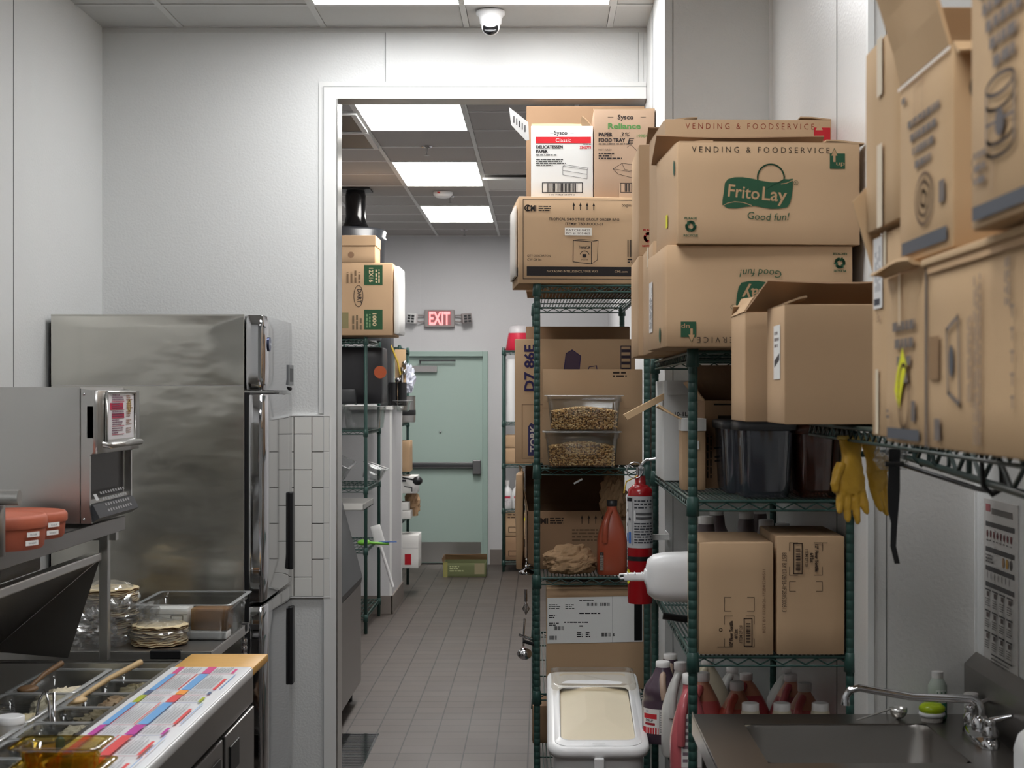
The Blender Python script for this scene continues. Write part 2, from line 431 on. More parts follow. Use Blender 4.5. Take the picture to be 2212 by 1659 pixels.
def rack(name, label, x, y, w, d, levels, top, m=GREEN, rz=0, groove=True, group=None, pr=.0127, cross='y', bottom=0, step=.025, legs=((0,0),(1,0),(1,1),(0,1)), skip_collar=False):
    t = thing(name, label, 'shelving unit', (x, y, 0), rz, group)
    for i, (a, b) in enumerate(legs):
        mb = MB(); prof = [(pr*.5, bottom), (pr, bottom+.002)]
        if groove:
            z = bottom+.05
            while z < top-.03:
                prof += [(pr, z), (pr*.95, z+.001), (pr*.95, z+.003), (pr, z+.004)]; z += .0254
        prof += [(pr, top-.004), (pr*.7, top)]
        mb.lathe(prof, (a*w, b*d, 0), 14); po = mb.build('post', m, t)
        if not skip_collar:
            for zl in levels:
                cb = MB().lathe([(pr*1.05, zl-.045), (pr*1.42, zl-.043), (pr*1.22, zl+.006), (pr*1.05, zl+.008)], (a*w, b*d, 0), 14); cb.build('collar', m, po)
    for zl in levels: wire_shelf(t, w, d, zl, m, cross=cross, step=step)
    return t

def pack_rect(mb, x0, x1, z0, z1, y, pts=None): pass
# ================================================================ SETTING
YB = 6.58; XL = -1.875; XR = 1.115; YE = 15.33; HEADZ = pz(214, YB); OX = px(727, YB); SX = .448
XC = .839; XWL = -2.0; XWR = .66
struct('floor', MB().box(-2.3, 1.6, -2.8, 15.8, -.1, 0), FLOORM)
# ceiling: tiles with inset grid tees, openings left where the lights and vents sit
def ceiling_grid(name, x0, x1, y0, y1, xs, ys, m, holes):
    mb = MB()
    X = sorted([x0, x1]+[v for v in xs if x0 < v < x1]); Y = sorted([y0, y1]+[v for v in ys if y0 < v < y1])
    for a, b in zip(X, X[1:]):
        for c, e in zip(Y, Y[1:]):
            cx, cy = (a+b)/2, (c+e)/2
            if any(h[0] < cx < h[1] and h[2] < cy < h[3] for h in holes): mb.box(a, b, c, e, CEIL+.06, CEIL+.08, 0)
            else: mb.box(a+.014, b-.014, c+.014, e-.014, CEIL+.004, CEIL+.02, 0); mb.box(a, b, c, e, CEIL+.0201, CEIL+.022, 2)
    for v in X: mb.box(v-.012, v+.012, y0, y1, CEIL, CEIL+.006, 1)
    for v in Y: mb.box(x0, x1, v-.012, v+.012, CEIL+.0003, CEIL+.006, 1)
    return struct(name, mb, [m, CGRID, GRIDSHADE])
TX0 = -.93
LF = [(TX0, TX0+1.22, 5.59, 6.20), (TX0, TX0+1.22, 3.15, 3.76), (TX0, TX0+1.22, .71, 1.32)]
LB = [(-1.03, -.42, 7.94, 9.16), (-1.03, -.42, 10.38, 11.60), (-1.03, -.42, 12.82, 14.04)]
fy = [6.20-.61*k for k in range(15)]
ceiling_grid('ceiling', XL-.02, XR+.02, -2.6, YB, [TX0+.61*k for k in range(-2, 5)], fy, CTILE, LF)
VENTL = (-1.64, -1.03, 8.55, 9.77); VENTR = (-.42, .19, 10.99, 11.60)
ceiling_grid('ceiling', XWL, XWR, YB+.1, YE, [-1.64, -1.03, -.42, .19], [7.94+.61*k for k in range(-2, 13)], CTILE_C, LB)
MB
def ceiling_lamp(label, b, m, grp):
    t = thing('ceiling_light', label, 'ceiling light', (b[0], b[2], CEIL-.002), 0, grp); w = b[1]-b[0]; d = b[3]-b[2]
    mb = MB(); k = .022
    mb.box(0, w, 0, k, 0, .05); mb.box(0, w, d-k, d, 0, .05); mb.box(0, k, k, d-k, 0, .05); mb.box(w-k, w, k, d-k, 0, .05); mb.box(0, w, 0, d, .05, .055)
    mb.build('frame', CGRID, t)
    MB().box(k, w-k, k, d-k, .004, .008).build('diffuser', m, t)
ceiling_lamp('bright flat panel light in front room ceiling above the security camera', LF[0], LIT_F, None)
ceiling_lamp('panel light in front room ceiling, out of view overhead', LF[1], LIT_F, 'front room panels overhead')
ceiling_lamp('panel light in front room ceiling, out of view overhead', LF[2], LIT_F, 'front room panels overhead')
ceiling_lamp('lit panel in the corridor ceiling nearest the doorway, largest of three', LB[0], LIT_B, None)
ceiling_lamp('lit panel in the corridor ceiling, middle one of three', LB[1], LIT_B, None)
ceiling_lamp('lit panel in the corridor ceiling farthest back, near the exit wall', LB[2], LIT_B, None)

def seam_v(mb, fr, x, z0, z1, mi=1, w=.006): pass
# walls
mb = MB(); mb.box(XL-.12, XL, -2.6, YB+.12, 0, CEIL+.1)
for y in (XL*F/(29-CX), 4.25, 3.03, 1.8): mb.box(XL, XL+.0015, y-.003, y+.003, 0, CEIL, 1)
struct('wall_left', mb, [WALL, SEAM])
mb = MB(); mb.box(XL, OX-.003, YB, YB+.12, 0, CEIL+.1); mb.box(OX-.003, SX, YB, YB+.12, HEADZ+.003, CEIL+.1)
struct('wall_back', mb, [WALL, SEAM])
# seam strips on the wall over the doorway
for i, (x, z0, z1) in enumerate(((838, pz(186, YB), CEIL), (1385, pz(190, YB), CEIL))):
    X = px(x, YB); m_ = MB(); m_.box(X-.009, X+.009, YB-.003, YB, z0, z1-.004, 0); m_.box(X-.011, X-.009, YB-.0035, YB, z0, z1-.004, 1); struct('trim_%d' % (i+1), m_, [WALL, SEAM])
mb = MB(); mb.box(XL, SX, YB-.004, YB, CEIL-.02, CEIL-.001, 0); struct('trim_3', mb, [CGRID])
# door frame of the opening
fw = .052
mb = MB(); mb.box(OX-fw, OX, YB-.012, YB+.13, 0, HEADZ); mb.box(OX-fw, SX-.002, YB-.012, YB+.13, HEADZ, HEADZ+fw)
mb.box(OX-fw-.022, OX-fw-.0025, YB-.006, YB-.0002, pz(893, YB), HEADZ+fw+.0195); mb.box(OX-fw-.0025, SX-.002, YB-.006, YB, HEADZ+fw, HEADZ+fw+.02)
mb.box(OX, OX+.006, YB-.012, YB+.13, 0, HEADZ, 1); mb.box(OX-fw-.002, OX-fw, YB-.0135, YB-.005, 0, HEADZ+fw, 2); mb.box(OX-fw, SX-.002, YB-.0135, YB-.005, HEADZ+fw-.002, HEADZ+fw, 2)
struct('trim_4', mb, [TRIM, SST, SEAML])
# strip of glazed wall tiles beside the freezer
mb = MB(); x0 = -1.30; x1 = px(713, YB); z1 = pz(899, YB); z0 = pz(1288, YB); mb.box(x0, x1, YB-.008, YB, z0, z1, 1)
k = 0; x = x1
while x > x0:
    z = z1-(.0 if k % 2 == 0 else .076); zz = z1
    cuts = [z1]; c = z1-(.076 if k % 2 else .152)
    while c > z0+.01: cuts.append(c); c -= .1524
    cuts.append(z0)
    for a, b in zip(cuts, cuts[1:]): mb.box(x-.0745, x-.0017, YB-.013, YB-.008, b+.0017, a-.0017, 0)
    x -= .0762; k += 1
struct('trim_5', mb, [TILEW, GROUT], bevel=.0008)
mb = MB(); mb.box(XL, x1+.004, YB-.014, YB, z1, z1+.006); mb.box(x1, x1+.004, YB-.014, YB, z0, z1); mb.box(XL, x1+.004, YB-.014, YB, z0-.004, z0); struct('trim_6', mb, [TRIM])
# right hand side: stub wall, recess wall, pebbled wall, sink niche
YS = 5.61; YN = 3.95
mb = MB(); mb.box(SX, XC, YS, YB+.12, 0, CEIL+.1); mb.box(SX+.028, SX+.031, YS-.0012, YS, 0, CEIL, 1); mb.box(SX-.0012, SX, 6.2, 6.206, 0, CEIL, 1)
struct('wall_stub', mb, [WALL, SEAM])
mb = MB(); mb.box(XC, XR+.1, YN, YB, 0, CEIL+.1)
ys = XC*F/(1808-CX); mb.box(XC-.0012, XC, ys-.003, ys+.003, 0, CEIL, 1)
struct('wall_recess', mb, [WALL_R, SEAM])
mb = MB(); mb.box(XC-.004, XC+.012, YN-.004, YN+.02, 0, CEIL); mb.box(px(1915, YN)-.002, px(1915, YN), YN-.0012, YN, 0, CEIL, 1)
X = px(2105, YN); mb.box(X, X+.012, YN-.005, YN, 0, CEIL, 0); struct('trim_7', mb, [TRIM, SEAM])
mb = MB(); mb.box(XR, XR+.12, -2.6, YN, 0, CEIL+.1); struct('wall_right', mb, WALL)
struct('wall_behind', MB().box(XL-.12, XR+.12, -2.72, -2.6, 0, CEIL+.1), WALL)
mb = MB(); mb.box(XC-.012, XC, YS-.012, YS, 0, CEIL); struct('trim_8', mb, TRIM)
# corridor
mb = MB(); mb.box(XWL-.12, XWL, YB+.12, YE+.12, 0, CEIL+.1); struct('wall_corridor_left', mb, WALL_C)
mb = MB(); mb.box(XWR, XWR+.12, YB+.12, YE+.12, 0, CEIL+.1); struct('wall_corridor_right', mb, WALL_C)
DX1 = px(1043, YE); DX0 = DX1-.93; DZ = pz(770, YE)
mb = MB(); mb.box(XWL, DX0-.05, YE, YE+.12, 0, CEIL+.1); mb.box(DX1+.05, XWR, YE, YE+.12, 0, CEIL+.1); mb.box(DX0-.05, DX1+.05, YE, YE+.12, DZ+.05, CEIL+.1)
X = px(906, YE); mb.box(X-.008, X+.008, YE-.003, YE, DZ+.06, CEIL, 0)
struct('wall_exit', mb, [WALL_C, TRIM])
struct('wall_corridor_front', MB().box(XWL, OX-fw, YB+.12, YB+.14, 0, CEIL+.1), WALL_C)
mb = MB(); mb.box(XWL, DX0-.07, YE-.012, YE, 0, .15); struct('baseboard_left', mb, BASE)
mb = MB(); mb.box(DX1+.07, XWR, YE-.012, YE, 0, .15)
struct('baseboard_right', mb, BASE)
# half-height wall end inside the corridor
PX = px(845, 11.9); PZ = pz(885, 11.9)
mb = MB(); mb.box(XWL, PX, 11.9, 12.8, 0, PZ); mb.box(XWL, PX+.012, 11.885, 12.815, PZ, PZ+.03, 1)
mb.box(PX-.012, PX+.004, 11.896, 11.93, 0, PZ, 1); mb.box(PX-.012, PX+.004, 12.77, 12.804, 0, PZ, 1); struct('wall_half', mb, [WALL_C, TRIM])
mb = MB(); mb.box(XWL, PX+.012, 11.888, 11.9, 0, .14); mb.box(PX, PX+.014, 11.888, 12.815, 0, .14); struct('baseboard_half', mb, BASE, bevel=.002)
# exit door
t = MB(); t.box(DX0-.05, DX0, YE-.03, YE+.1, 0, DZ+.05); t.box(DX1, DX1+.05, YE-.03, YE+.1, 0, DZ+.05); t.box(DX0, DX1, YE-.03, YE+.1, DZ, DZ+.05)
d = bpy.data.objects.new('door_1', None); COL.objects.link(d); d['kind'] = 'structure'; d.location = (DX0, YE, 0); W_ = DX1-DX0
for v in range(len(t.v)): a = t.v[v]; t.v[v] = (a[0]-DX0, a[1]-YE, a[2])
t.build('door_frame', FRAMEG, d, bevel=.003)
MB().box(.003, W_-.003, .03, .075, .012, DZ-.004).build('door_leaf', DOORG, d)
MB().box(.02, W_-.02, .026, .03, .02, .22).build('kick_plate', SST, d)
MB().box(.16, .475, -.02, .03, pz(804, YE), pz(790, YE)).build('door_closer', mat('closer_grey', (150, 148, 148), .5), d, bevel=.004)
mb = MB(); z = pz(779, YE); mb.box(.30, .66, -.03, -.018, z-.008, z+.008); mb.box(.30, .315, -.03, .0, z-.03, z); mb.build('closer_arm', DGREY, d)
pzb = pz(1005, YE); mb = MB(); mb.box(.02, W_-.1, -.02, .03, pzb-.028, pzb+.028, 0); mb.box(.02, W_-.1, -.03, -.02, pzb-.012, pzb+.012, 1); mb.build('push_bar', [mat('bar_grey', (120, 120, 122), .4, 1), DGREY], d, bevel=.003)
mb = MB(); mb.box(W_-.1, W_-.02, -.03, .03, pzb-.09, pzb+.05); mb.build('bar_latch', mat('bar_grey', (120, 120, 122)), d, bevel=.005)
X = px(951, YE)-DX0; MB().sphere((X, .026, pz(933, YE)), .012).build('peephole', CHROME, d)
# ================================================================ LEFT: FREEZER, OVEN, PREP TABLES
FY0 = 5.83; FY1 = 6.50; FX0 = -1.855; FX1 = -1.05; FZ = pz(679, FY0)
t = thing('reach_in_freezer', 'tall stainless steel reach-in freezer standing in the corner by the tiled wall', 'freezer', (FX0, FY0, 0))
w = FX1-FX0; d = FY1-FY0; bw = w-.075
def wavy_panel(mb, x0, x1, z0, z1, y, amp, seed, nx=40, nz=30, mi=0):
    vs = []; fs = []
    for i in range(nx+1):
        for j in range(nz+1):
            u, v = i/nx, j/nz; x = x0+(x1-x0)*u; z = z0+(z1-z0)*v; e = min(1, 6*u, 6*(1-u), 6*v, 6*(1-v))
            vs.append((x, y-amp*e*(.5+noise.noise(Vector((x*2.2, seed, z*4)))), z))
    for i in range(nx):
        for j in range(nz): a = i*(nz+1)+j; fs.append((a, a+nz+1, a+nz+2, a+1))
    mb.raw(vs, fs, mi, True)
ZS = pz(833, FY0); ZD = pz(848, FY0)
mb = MB(); mb.box(0, bw, .004, d, .12, FZ-.002); mb.build('cabinet_body', SST, t, bevel=.003)
mb = MB(); wavy_panel(mb, .0, bw-.002, ZS+.002, FZ, .001, .012, 3.3); mb.box(0, bw, -.001, .006, FZ-.006, FZ); mb.build('upper_side_panel', SSTW, t)
mb = MB(); wavy_panel(mb, .0, bw-.002, .12, ZS-.002, .001, .006, 8.1, 40, 60); mb.build('side_panel', SSTW, t)
MB().box(-.008, -.001, .08, d-.05, .12, FZ-.04).build('rear_gasket', DGREY, t)
mb = MB(); mb.rbox(bw+.004, w, 0, d, ZD+.006, FZ, .012, 6); mb.build('top_hood', SMIR, t)
MB().box(bw, bw+.02, .01, d-.01, .13, ZD).build('door_gasket', BLACK, t)
ZM = pz(1306, FY0)
for z0, z1, h0, h1 in ((ZM+.006, ZD-.004, pz(1228, FY1-.04), pz(1062, FY1-.04)), (.14, ZM-.006, pz(1475, FY1-.04), pz(1308, FY1-.04))):
    dr = MB().rbox(bw+.014, w, 0, d, z0, z1, .012, 6).build('door', SMIR, t)
    MB().box(w-.002, w+.014, d-.085, d-.03, h0, h1).build('handle', BLACK, dr, bevel=.004)
MB().cyl((w, .1, FZ-.11), (w+.006, .1, FZ-.11), .028, 24).build('round_badge', mat('badge_blue', (70, 78, 108), .3, .6), t)
pr = Print(); pr.text('Beverage', .1, FZ-.113, w=.04, h=.012, c=(215,218,225)); pr.put(t, lambda u, v, e: (w+.0065+e, u, v), 'badge_lettering')
mb = MB(); mb.box(w-.001, w+.006, d-.115, d-.01, ZD+.03, ZD+.115, 0); mb.box(w+.006, w+.007, d-.10, d-.025, ZD+.045, ZD+.10, 1); mb.build('thermostat_display', [mat('bezel', (120, 122, 124), .4), DGREY], t)
MB().sphere((w, d-.06, ZD+.016), .008).build('door_lock', BLACK, t)
for a in (.06, bw-.06):
    for b in (.07, d-.07): MB().cyl((a, b, 0), (a, b, .12), .022, 12).build('leg', SSTD, t)
MB().lathe([(.028, 0), (.028, .006), (.018, .014)], (.33, .3, FZ-.002), 16).build('roof_vent', BLACK, t)

# overshelf on square posts
OXE = -1.285; OZ = 1.325
t = thing('overshelf', 'stainless overshelf on square posts above the sandwich table, under the oven', 'shelf', (OXE, 4.76, 0))
mb = MB(); mb.box(-.5, 0, -2.6, 0, OZ-.004, OZ); mb.box(-.004, 0, -2.6, 0, OZ-.045, OZ); mb.box(-.5, 0, -.004, 0, OZ-.045, OZ); mb.box(-.3, -.27, -2.6, 0, OZ-.04, OZ-.004); mb.build('shelf_top', SSTD, t, bevel=.0015)
for y in (-.02, -2.3): MB().box(-.068, -.04, y-.028, y, .885, OZ-.045).build('post', SST, t, bevel=.002)
MB().box(-.5, -.02, -.035, -.005, OZ-.075, OZ-.045).build('cross_rail', SST, t)
# conveyor / high speed oven on the overshelf
oy0 = 4.30; od = .445; ox0 = -1.76; ozb = OZ+.012; ozt = pz(836, oy0)
t = thing('countertop_oven', 'stainless countertop oven with keypad standing on the overshelf at the left', 'oven', (ox0, oy0, ozb))
hh = ozt-ozb; xf = px(172, oy0)-ox0; xe = px(248, oy0)-ox0; xk = px(196, oy0)-ox0
mb = MB(); wavy_panel(mb, 0, xf, .0, hh, 0, .003, 5.5); mb.box(0, xf, .002, od, 0, hh); mb.box(0, xf+.002, -.002, .01, hh-.004, hh); mb.build('oven_body', SSTW if 0 else SST, t)
# front column section, drawn as a profile in x-z and run through the depth
def prof(mb, pts, y0, y1, mi=0):
    a = [(x, y0, z) for x, z in pts]; b = [(x, y1, z) for x, z in pts]
    mb.face(a, mi); mb.face(b[::-1], mi)
    for i in range(len(pts)): j = (i+1) % len(pts); mb.face([a[j], a[i], b[i], b[j]], mi)
xd = px(203, oy0)-ox0
zc1 = pz(985, oy0)-ozb; zc0 = pz(1082, oy0)-ozb
for y in (0, od-.012):
    mb = MB(); prof(mb, [(xf+.004, 0), (xd-.006, 0), (xd-.012, .04), (xd-.012, zc1), (xd-.002, zc1+.01), (xd-.002, hh-.01), (xf+.004, hh-.004)], y, y+.012); mb.build('side_cheek', SST, t, bevel=.001)
mb = MB(); mb.box(xf-.002, xf+.006, .012, od-.012, 0, hh-.004); mb.box(xf, xd-.02, .012, od-.012, zc0-.012, zc0); mb.box(xf, xd-.02, .012, od-.012, 0, .01); mb.box(xf+.006, xf+.008, .03, od-.03, zc0, zc1, 1); mb.build('cavity', [SST, BLACK], t)
mb = MB(); mb.rbox(xd-.03, xd+.012, .0, od, zc1+.004, hh-.008, .006, 4); dr = mb.build('door', SST, t)
mb = MB(); mb.tube([(xd+.01, .05, zc1+.03), (xd+.03, .05, zc1+.028), (xd+.03, od-.06, zc1+.028), (xd+.01, od-.06, zc1+.03)], .009, 10); mb.build('handle', SST, dr)
mb = MB(); prof(mb, [(xf+.006, zc0-.012), (xd-.006, zc0-.014), (xd+.012, .014), (xd-.01, 0), (xf+.006, 0)], .013, od-.013); kp = mb.build('control_panel', DGREY, t, bevel=.001)
p0 = Vector((xd-.006, 0, zc0-.014)); p1 = Vector((xd+.012, 0, .014)); dv = p1-p0; nv = Vector((-dv.z, 0, dv.x)); nv.normalize(); nv = nv if nv.x > 0 else -nv
pr = Print()
for r in range(4):
    for c in range(10): pr.rect(.12+c*.026, .012+r*.018, .136+c*.026, .020+r*.018, (150, 150, 150))
pr.rect(.05, .05, .08, .07, (190, 190, 190)); pr.put(kp, lambda u, v, e: tuple(p1+Vector((0, u, 0))+(p0-p1).normalized()*v+nv*e), 'keypad_buttons')
for z in (.012, hh-.02): MB().sphere((xf+.012, -.001, z), .004).build('screw', CHROME, t)
# laminated card standing in front of the door
t = thing('recipe_card_holder', 'clear holder with a red and white cooking chart clipped to the oven door', 'sign', (ox0+xd+.014, oy0+.06, ozb+zc1+.035)); cw = .30; ch = hh-zc1-.05
mb = MB(); mb.box(0, .003, 0, cw, 0, ch); mb.tube([(.006, 0, 0), (.006, cw, 0), (.006, cw, ch), (.006, 0, ch)], .004, 6, 0, True); mb.build('holder_frame', SST, t)
MB().box(.003, .0045, .015, cw-.01, .008, ch-.008).build('card', mat('card_paper', (226, 222, 224)), t)
pr = Print(); pr.rect(.03, ch-.05, .17, ch-.03, (186, 60, 84)); pr.rect(.05, ch-.075, .18, ch-.06, (186, 60, 84)); pr.disc(.235, ch-.04, .022, (214, 190, 130)); pr.ring(.235, ch-.04, .015, .003, (120, 90, 60))
for k in range(5): pr.rect(.05, .02+k*.024, .18, .022+k*.024, (186, 90, 110)); pr.dashes(.052, .023+k*.024, .178, .042+k*.024, 3, (120, 80, 100), k); pr.dashes(.2, .022+k*.024, .27, .04+k*.024, 3, (150, 110, 90), k+9)
pr.put(t, lambda u, v, e: (.0045+e, u, v))
# round terracotta keepers
def keeper(label, x, y, r, hgt, z=OZ):
    t = thing('tortilla_warmer', label, 'food container', (x, y, z), 0, None)
    MB().lathe([(r*.93, 0), (r*.97, .006), (r, hgt*.7), (r, hgt*.72)], n=40).build('base', TERRA, t)
    MB().lathe([(r*1.02, hgt*.62), (r*1.03, hgt*.66), (r*1.03, hgt*.9), (r*.99, hgt), (r*.95, hgt), (r*.93, hgt*.985), (r*.5, hgt*1.01), (r*.0, hgt*1.01)], n=40, cap1=False).build('lid', TERRA, t)
    for a, z_, b in ((-.45, .012, 0), (-.42, .032, 1)):
        pr = Print(); pr.rect(-.02, 0, .02, .012, (232, 230, 226)); pr.text('FLOUR' if b else 'WHEAT', 0, .003, h=.005, c=(60,60,60)); pr.put(t, lambda u, v, e, a=a, z_=z_: ((r*1.03+.001+e)*math.cos(a+u/r), (r*1.03+.001+e)*math.sin(a+u/r), z_+v), 'name_sticker')
keeper('round terracotta tortilla keeper beside the oven, farther of two', px(20, 4.0), 4.02, .135, .068)
keeper('round terracotta tortilla keeper at the shelf edge, nearer of two', px(-5, 3.78), 3.74, .125, .082)
t = MB().cyl((-.06, 0, 0), (.062, 0, 0), .018, 16).cyl((-.25, 0, 0), (-.06, 0, 0), .008, 8).build('steel_rolling_handle', SST, loc=(px(-16, 3.55), 3.55, OZ+.135)); tag(t, 'short steel cylinder handle sticking in at the left edge above the terracotta keepers', 'utensil')
t = MB(); t.lathe([(.05, 0), (.05, .115), (.048, .116)], n=20); o = t.build('round_tin', SSTD, loc=(px(-38, 3.55), 3.55, OZ)); tag(o, 'dark steel tin at the left edge of the overshelf under the handle', 'tin')
# white papers box under the overshelf
t = thing('paper_carton', 'white printed carton of wrapping paper tucked under the overshelf', 'box', (-1.78, 4.05, 1.20)); MB().rbox(0, .36, 0, .32, 0, .075, .003).build('carton_body', CBW, t)
pr = Print(); pr.dashes(.2, .02, .34, .06, 4, (90,90,100), 3); pr.line([(.17, 0), (.17, .075)], .004, (60,60,64)); pr.put(t, on_front(0,0,0))
for x in (-.06, .0): pass

# open hood lid of the sandwich table
t = thing('hinged_food_cover', 'open stainless hinged cover leaning back over the food wells under the overshelf', 'cover', (-1.345, 4.695, 0)); L = 2.2
A = (-.002, 1.195); Bp = (-.33, .915); mb = MB(); th = .004
mb.face([(A[0], 0, A[1]), (Bp[0], 0, Bp[1]), (Bp[0], -L, Bp[1]), (A[0], -L, A[1])]); mb.face([(A[0], -L, A[1]+th), (Bp[0], -L, Bp[1]+th), (Bp[0], 0, Bp[1]+th), (A[0], 0, A[1]+th)]); mb.face([(A[0], 0, A[1]), (A[0], -L, A[1]), (A[0], -L, A[1]+th), (A[0], 0, A[1]+th)])
mb.build('cover_panel', SSTD, t)
mb = MB(); mb.face([(0, 0, A[1]), (-.098, 0, .894), (-.33, 0, .915)]); mb.face([(0, .002, A[1]), (-.33, .002, .915), (-.098, .002, .894)]); mb.build('end_cheek', mat('cheek_steel', (120, 117, 114), .45, 1), t)
mb = MB(); mb.box(-.028, .006, -L, .002, A[1]-.004, A[1]+.022); mb.build('front_rim', SST, t, bevel=.004)
# back work table with chrome wire base
TX1 = -1.075; ty0 = 5.02; ty1 = 5.66; TZ = .86
t = thing('work_table', 'stainless work table carrying the tortillas, pushed against the freezer', 'table', (-1.86, ty0, 0)); w = TX1+1.86; d = ty1-ty0
mb = MB(); mb.box(0, w, 0, d, TZ-.004, TZ); mb.box(0, w, 0, .006, TZ-.035, TZ-.004); mb.box(w-.006, w, 0, d, TZ-.035, TZ-.004); mb.build('table_top', SST, t, bevel=.0015)
for a, b in ((w-.2, 0), (w-.02, d-.06)): MB().box(a, min(w+.004, a+.1), b-.003, b+.03, TZ-.025, TZ+.003).build('corner_bracket', BLACK, t, bevel=.003)
for a, b in ((.03, .03), (.03, d-.03), (w-.012, d-.03), (w-.012, .03)):
    mb = MB(); pf = [(.012, .02)]; z = .04
    while z < TZ-.04: pf += [(.012, z), (.0100, z+.002), (.0100, z+.004), (.012, z+.006)]; z += .0254
    mb.lathe(pf, (a, b, 0), 12); mb.build('leg', CHROME, t)
for z in (.655, .40): wire_shelf(t, w, d, z, CHROME, .0035, .03, .03, 'wire_shelf', 'x')
MB().box(w-.4, w-.02, .12, .3, .0, .001)
# clear food box on the work table
def food_pan(name, label, x, y, z, w, d, h, m, cat='food container', taper=.018, rz=0, rim=.012, group=None):
    t = thing(name, label, cat, (x, y, z), rz, group); k = .003; mb = MB()
    def ring(ix, z_, r=.02):
        out = []
        x0, x1, y0, y1 = ix, w-ix, ix, d-ix
        for cx, cy, a0 in ((x1-r, y1-r, 0), (x0+r, y1-r, PI/2), (x0+r, y0+r, PI), (x1-r, y0+r, 1.5*PI)):
            for q in range(5): a = a0+PI/2*q/4; out.append((cx+r*math.cos(a), cy+r*math.sin(a), z_))
        return out
    mb.loft([ring(taper, 0), ring(taper*.3, h*.8), ring(0, h*.82), ring(0, h-.004)], cap0=True, cap1=False)
    mb.loft([ring(k, h-.004), ring(taper*.3+k, h*.8), ring(taper+k, .003)], cap0=False, cap1=True)
    mb.build('pan_body', m, t)
    mb = MB(); mb.loft([ring(0, h-.004), ring(-rim, h-.003), ring(-rim, h), ring(k, h)], cap0=False, cap1=False); mb.build('rim', RIMP if m is CLEAR else m, t)
    return t
fx = px(300, 5.25); fyy = 5.22; fwid = px(498, 5.25)-fx
food_pan('clear_food_box', 'clear plastic food box holding paper and wraps, on the work table', fx, fyy, TZ, fwid, .36, .125, CLEAR)
t = thing('paper_stack', 'folded printed white paper sleeve inside the clear food box', 'paper', (fx+.03, fyy+.05, TZ+.035)); MB().rbox(0, .13, 0, .1, 0, .07, .003).build('sleeve', PAPER, t)
pr = Print(); pr.frame(.075, .012, .115, .045, .003, (50,50,55)); pr.text('oo', .095, .022, h=.012, c=(50,50,55)); pr.rect(.04, .012, .055, .028, (110,110,112)); pr.line([(0, .05), (.13, .05)], .002, (120,120,125)); pr.put(t, on_front(0,0,0))
o = MB().rbox(0, .13, 0, .1, 0, .075, .008, 6, 0, .003, 3).build('brown_wrap_stack', mat('brown_wrap', (140, 100, 58), .6, nscale=14, namt=.3), loc=(fx+.17, fyy+.05, TZ+.03)); tag(o, 'stack of brown wraps inside the clear food box', 'food')
o = MB().rbox(0, .17, 0, .08, 0, .028, .006, 5, 0, .002, 5).build('folded_white_cloth', PAPER, loc=(fx+.13, fyy+.03, TZ+.002)); tag(o, 'folded white liner at the bottom of the clear food box', 'liner')
def crumple(mb, c, r, sc, seed, n=30, m=18, amp=.35, mi=0, fr=3.2):
    vs = []; fs = []
    for j in range(m+1):
        for k in range(n):
            v = Vector((math.sin(PI*j/m)*math.cos(2*PI*k/n), math.sin(PI*j/m)*math.sin(2*PI*k/n), -math.cos(PI*j/m)))
            a = 1+amp*(abs(noise.noise(v*fr+Vector((seed, 0, 0))))*1.4-.3)+amp*.3*noise.noise(v*fr*3+Vector((0, seed, 0)))
            p = Vector((v.x*sc[0], v.y*sc[1], v.z*sc[2]))*r*a; p.z = max(p.z, -sc[2]*r*.82)
            vs.append(p+Vector(c))
    for j in range(m):
        for k in range(n): k2 = (k+1) % n; fs.append((j*n+k, j*n+k2, (j+1)*n+k2, (j+1)*n+k))
    mb.raw(vs, fs, mi, False)
def tortillas(label, x, y, z, r, n, th=.006, bag=True, tilt=0):
    t = thing('tortilla_pack', label, 'food', (x, y, z)); t.rotation_euler = (tilt, 0, 0)
    for i in range(n):
        mb = MB(); dx, dy = R.uniform(-.004, .004), R.uniform(-.004, .004); N = 48; top = []; bot = []; mid = []
        for k in range(N):
            a = 2*PI*k/N; rr = r*(1+.015*math.sin(3*a+i)+.01*math.sin(7*a+i*2)); wz = .0022*math.sin(9*a+i*1.7)+.0016*math.sin(17*a+i)
            bot.append((dx+rr*.96*math.cos(a), dy+rr*.96*math.sin(a), i*th+wz*.5)); mid.append((dx+rr*math.cos(a), dy+rr*math.sin(a), i*th+th*.45+wz)); top.append((dx+rr*.95*math.cos(a), dy+rr*.95*math.sin(a), i*th+th*.9+wz*.5))
        mb.loft([bot, mid], 1, True, True, False); mb.loft([mid, top], 0, True, False, True)
        mb.build('tortilla', [TORT, TORTB], t)
    if bag:
        mb = MB(); crumple(mb, (0, 0, n*th*.52), 1, (r*1.08, r*1.06, n*th*.72), len(label), 36, 20, .10, 0, 5); mb.build('clear_bag', BAGM, t)
    return t
tortillas('pack of stacked flour tortillas in clear film at the front of the work table', px(343, 5.16), 5.17, TZ+.003, .094, 11)
tortillas('tall pack of toasted tortillas in a clear bag behind the square post', px(232, 5.36), 5.38, TZ+.07, .10, 14, .0068)
mb = MB(); crumple(mb, (0, 0, .06), 1, (.13, .13, .07), 4.4, 48, 30, .6, 0, 3.5); o = mb.build('crumpled_clear_bag', BAGM, loc=(px(255, 5.2), 5.24, TZ)); tag(o, 'crumpled clear plastic bag lying beside the tortilla pack on the work table', 'bag')
tortillas('stack of tortillas underneath the tall bagged tortilla pack', px(222, 5.4), 5.40, TZ+.001, .12, 10, .0068, False)
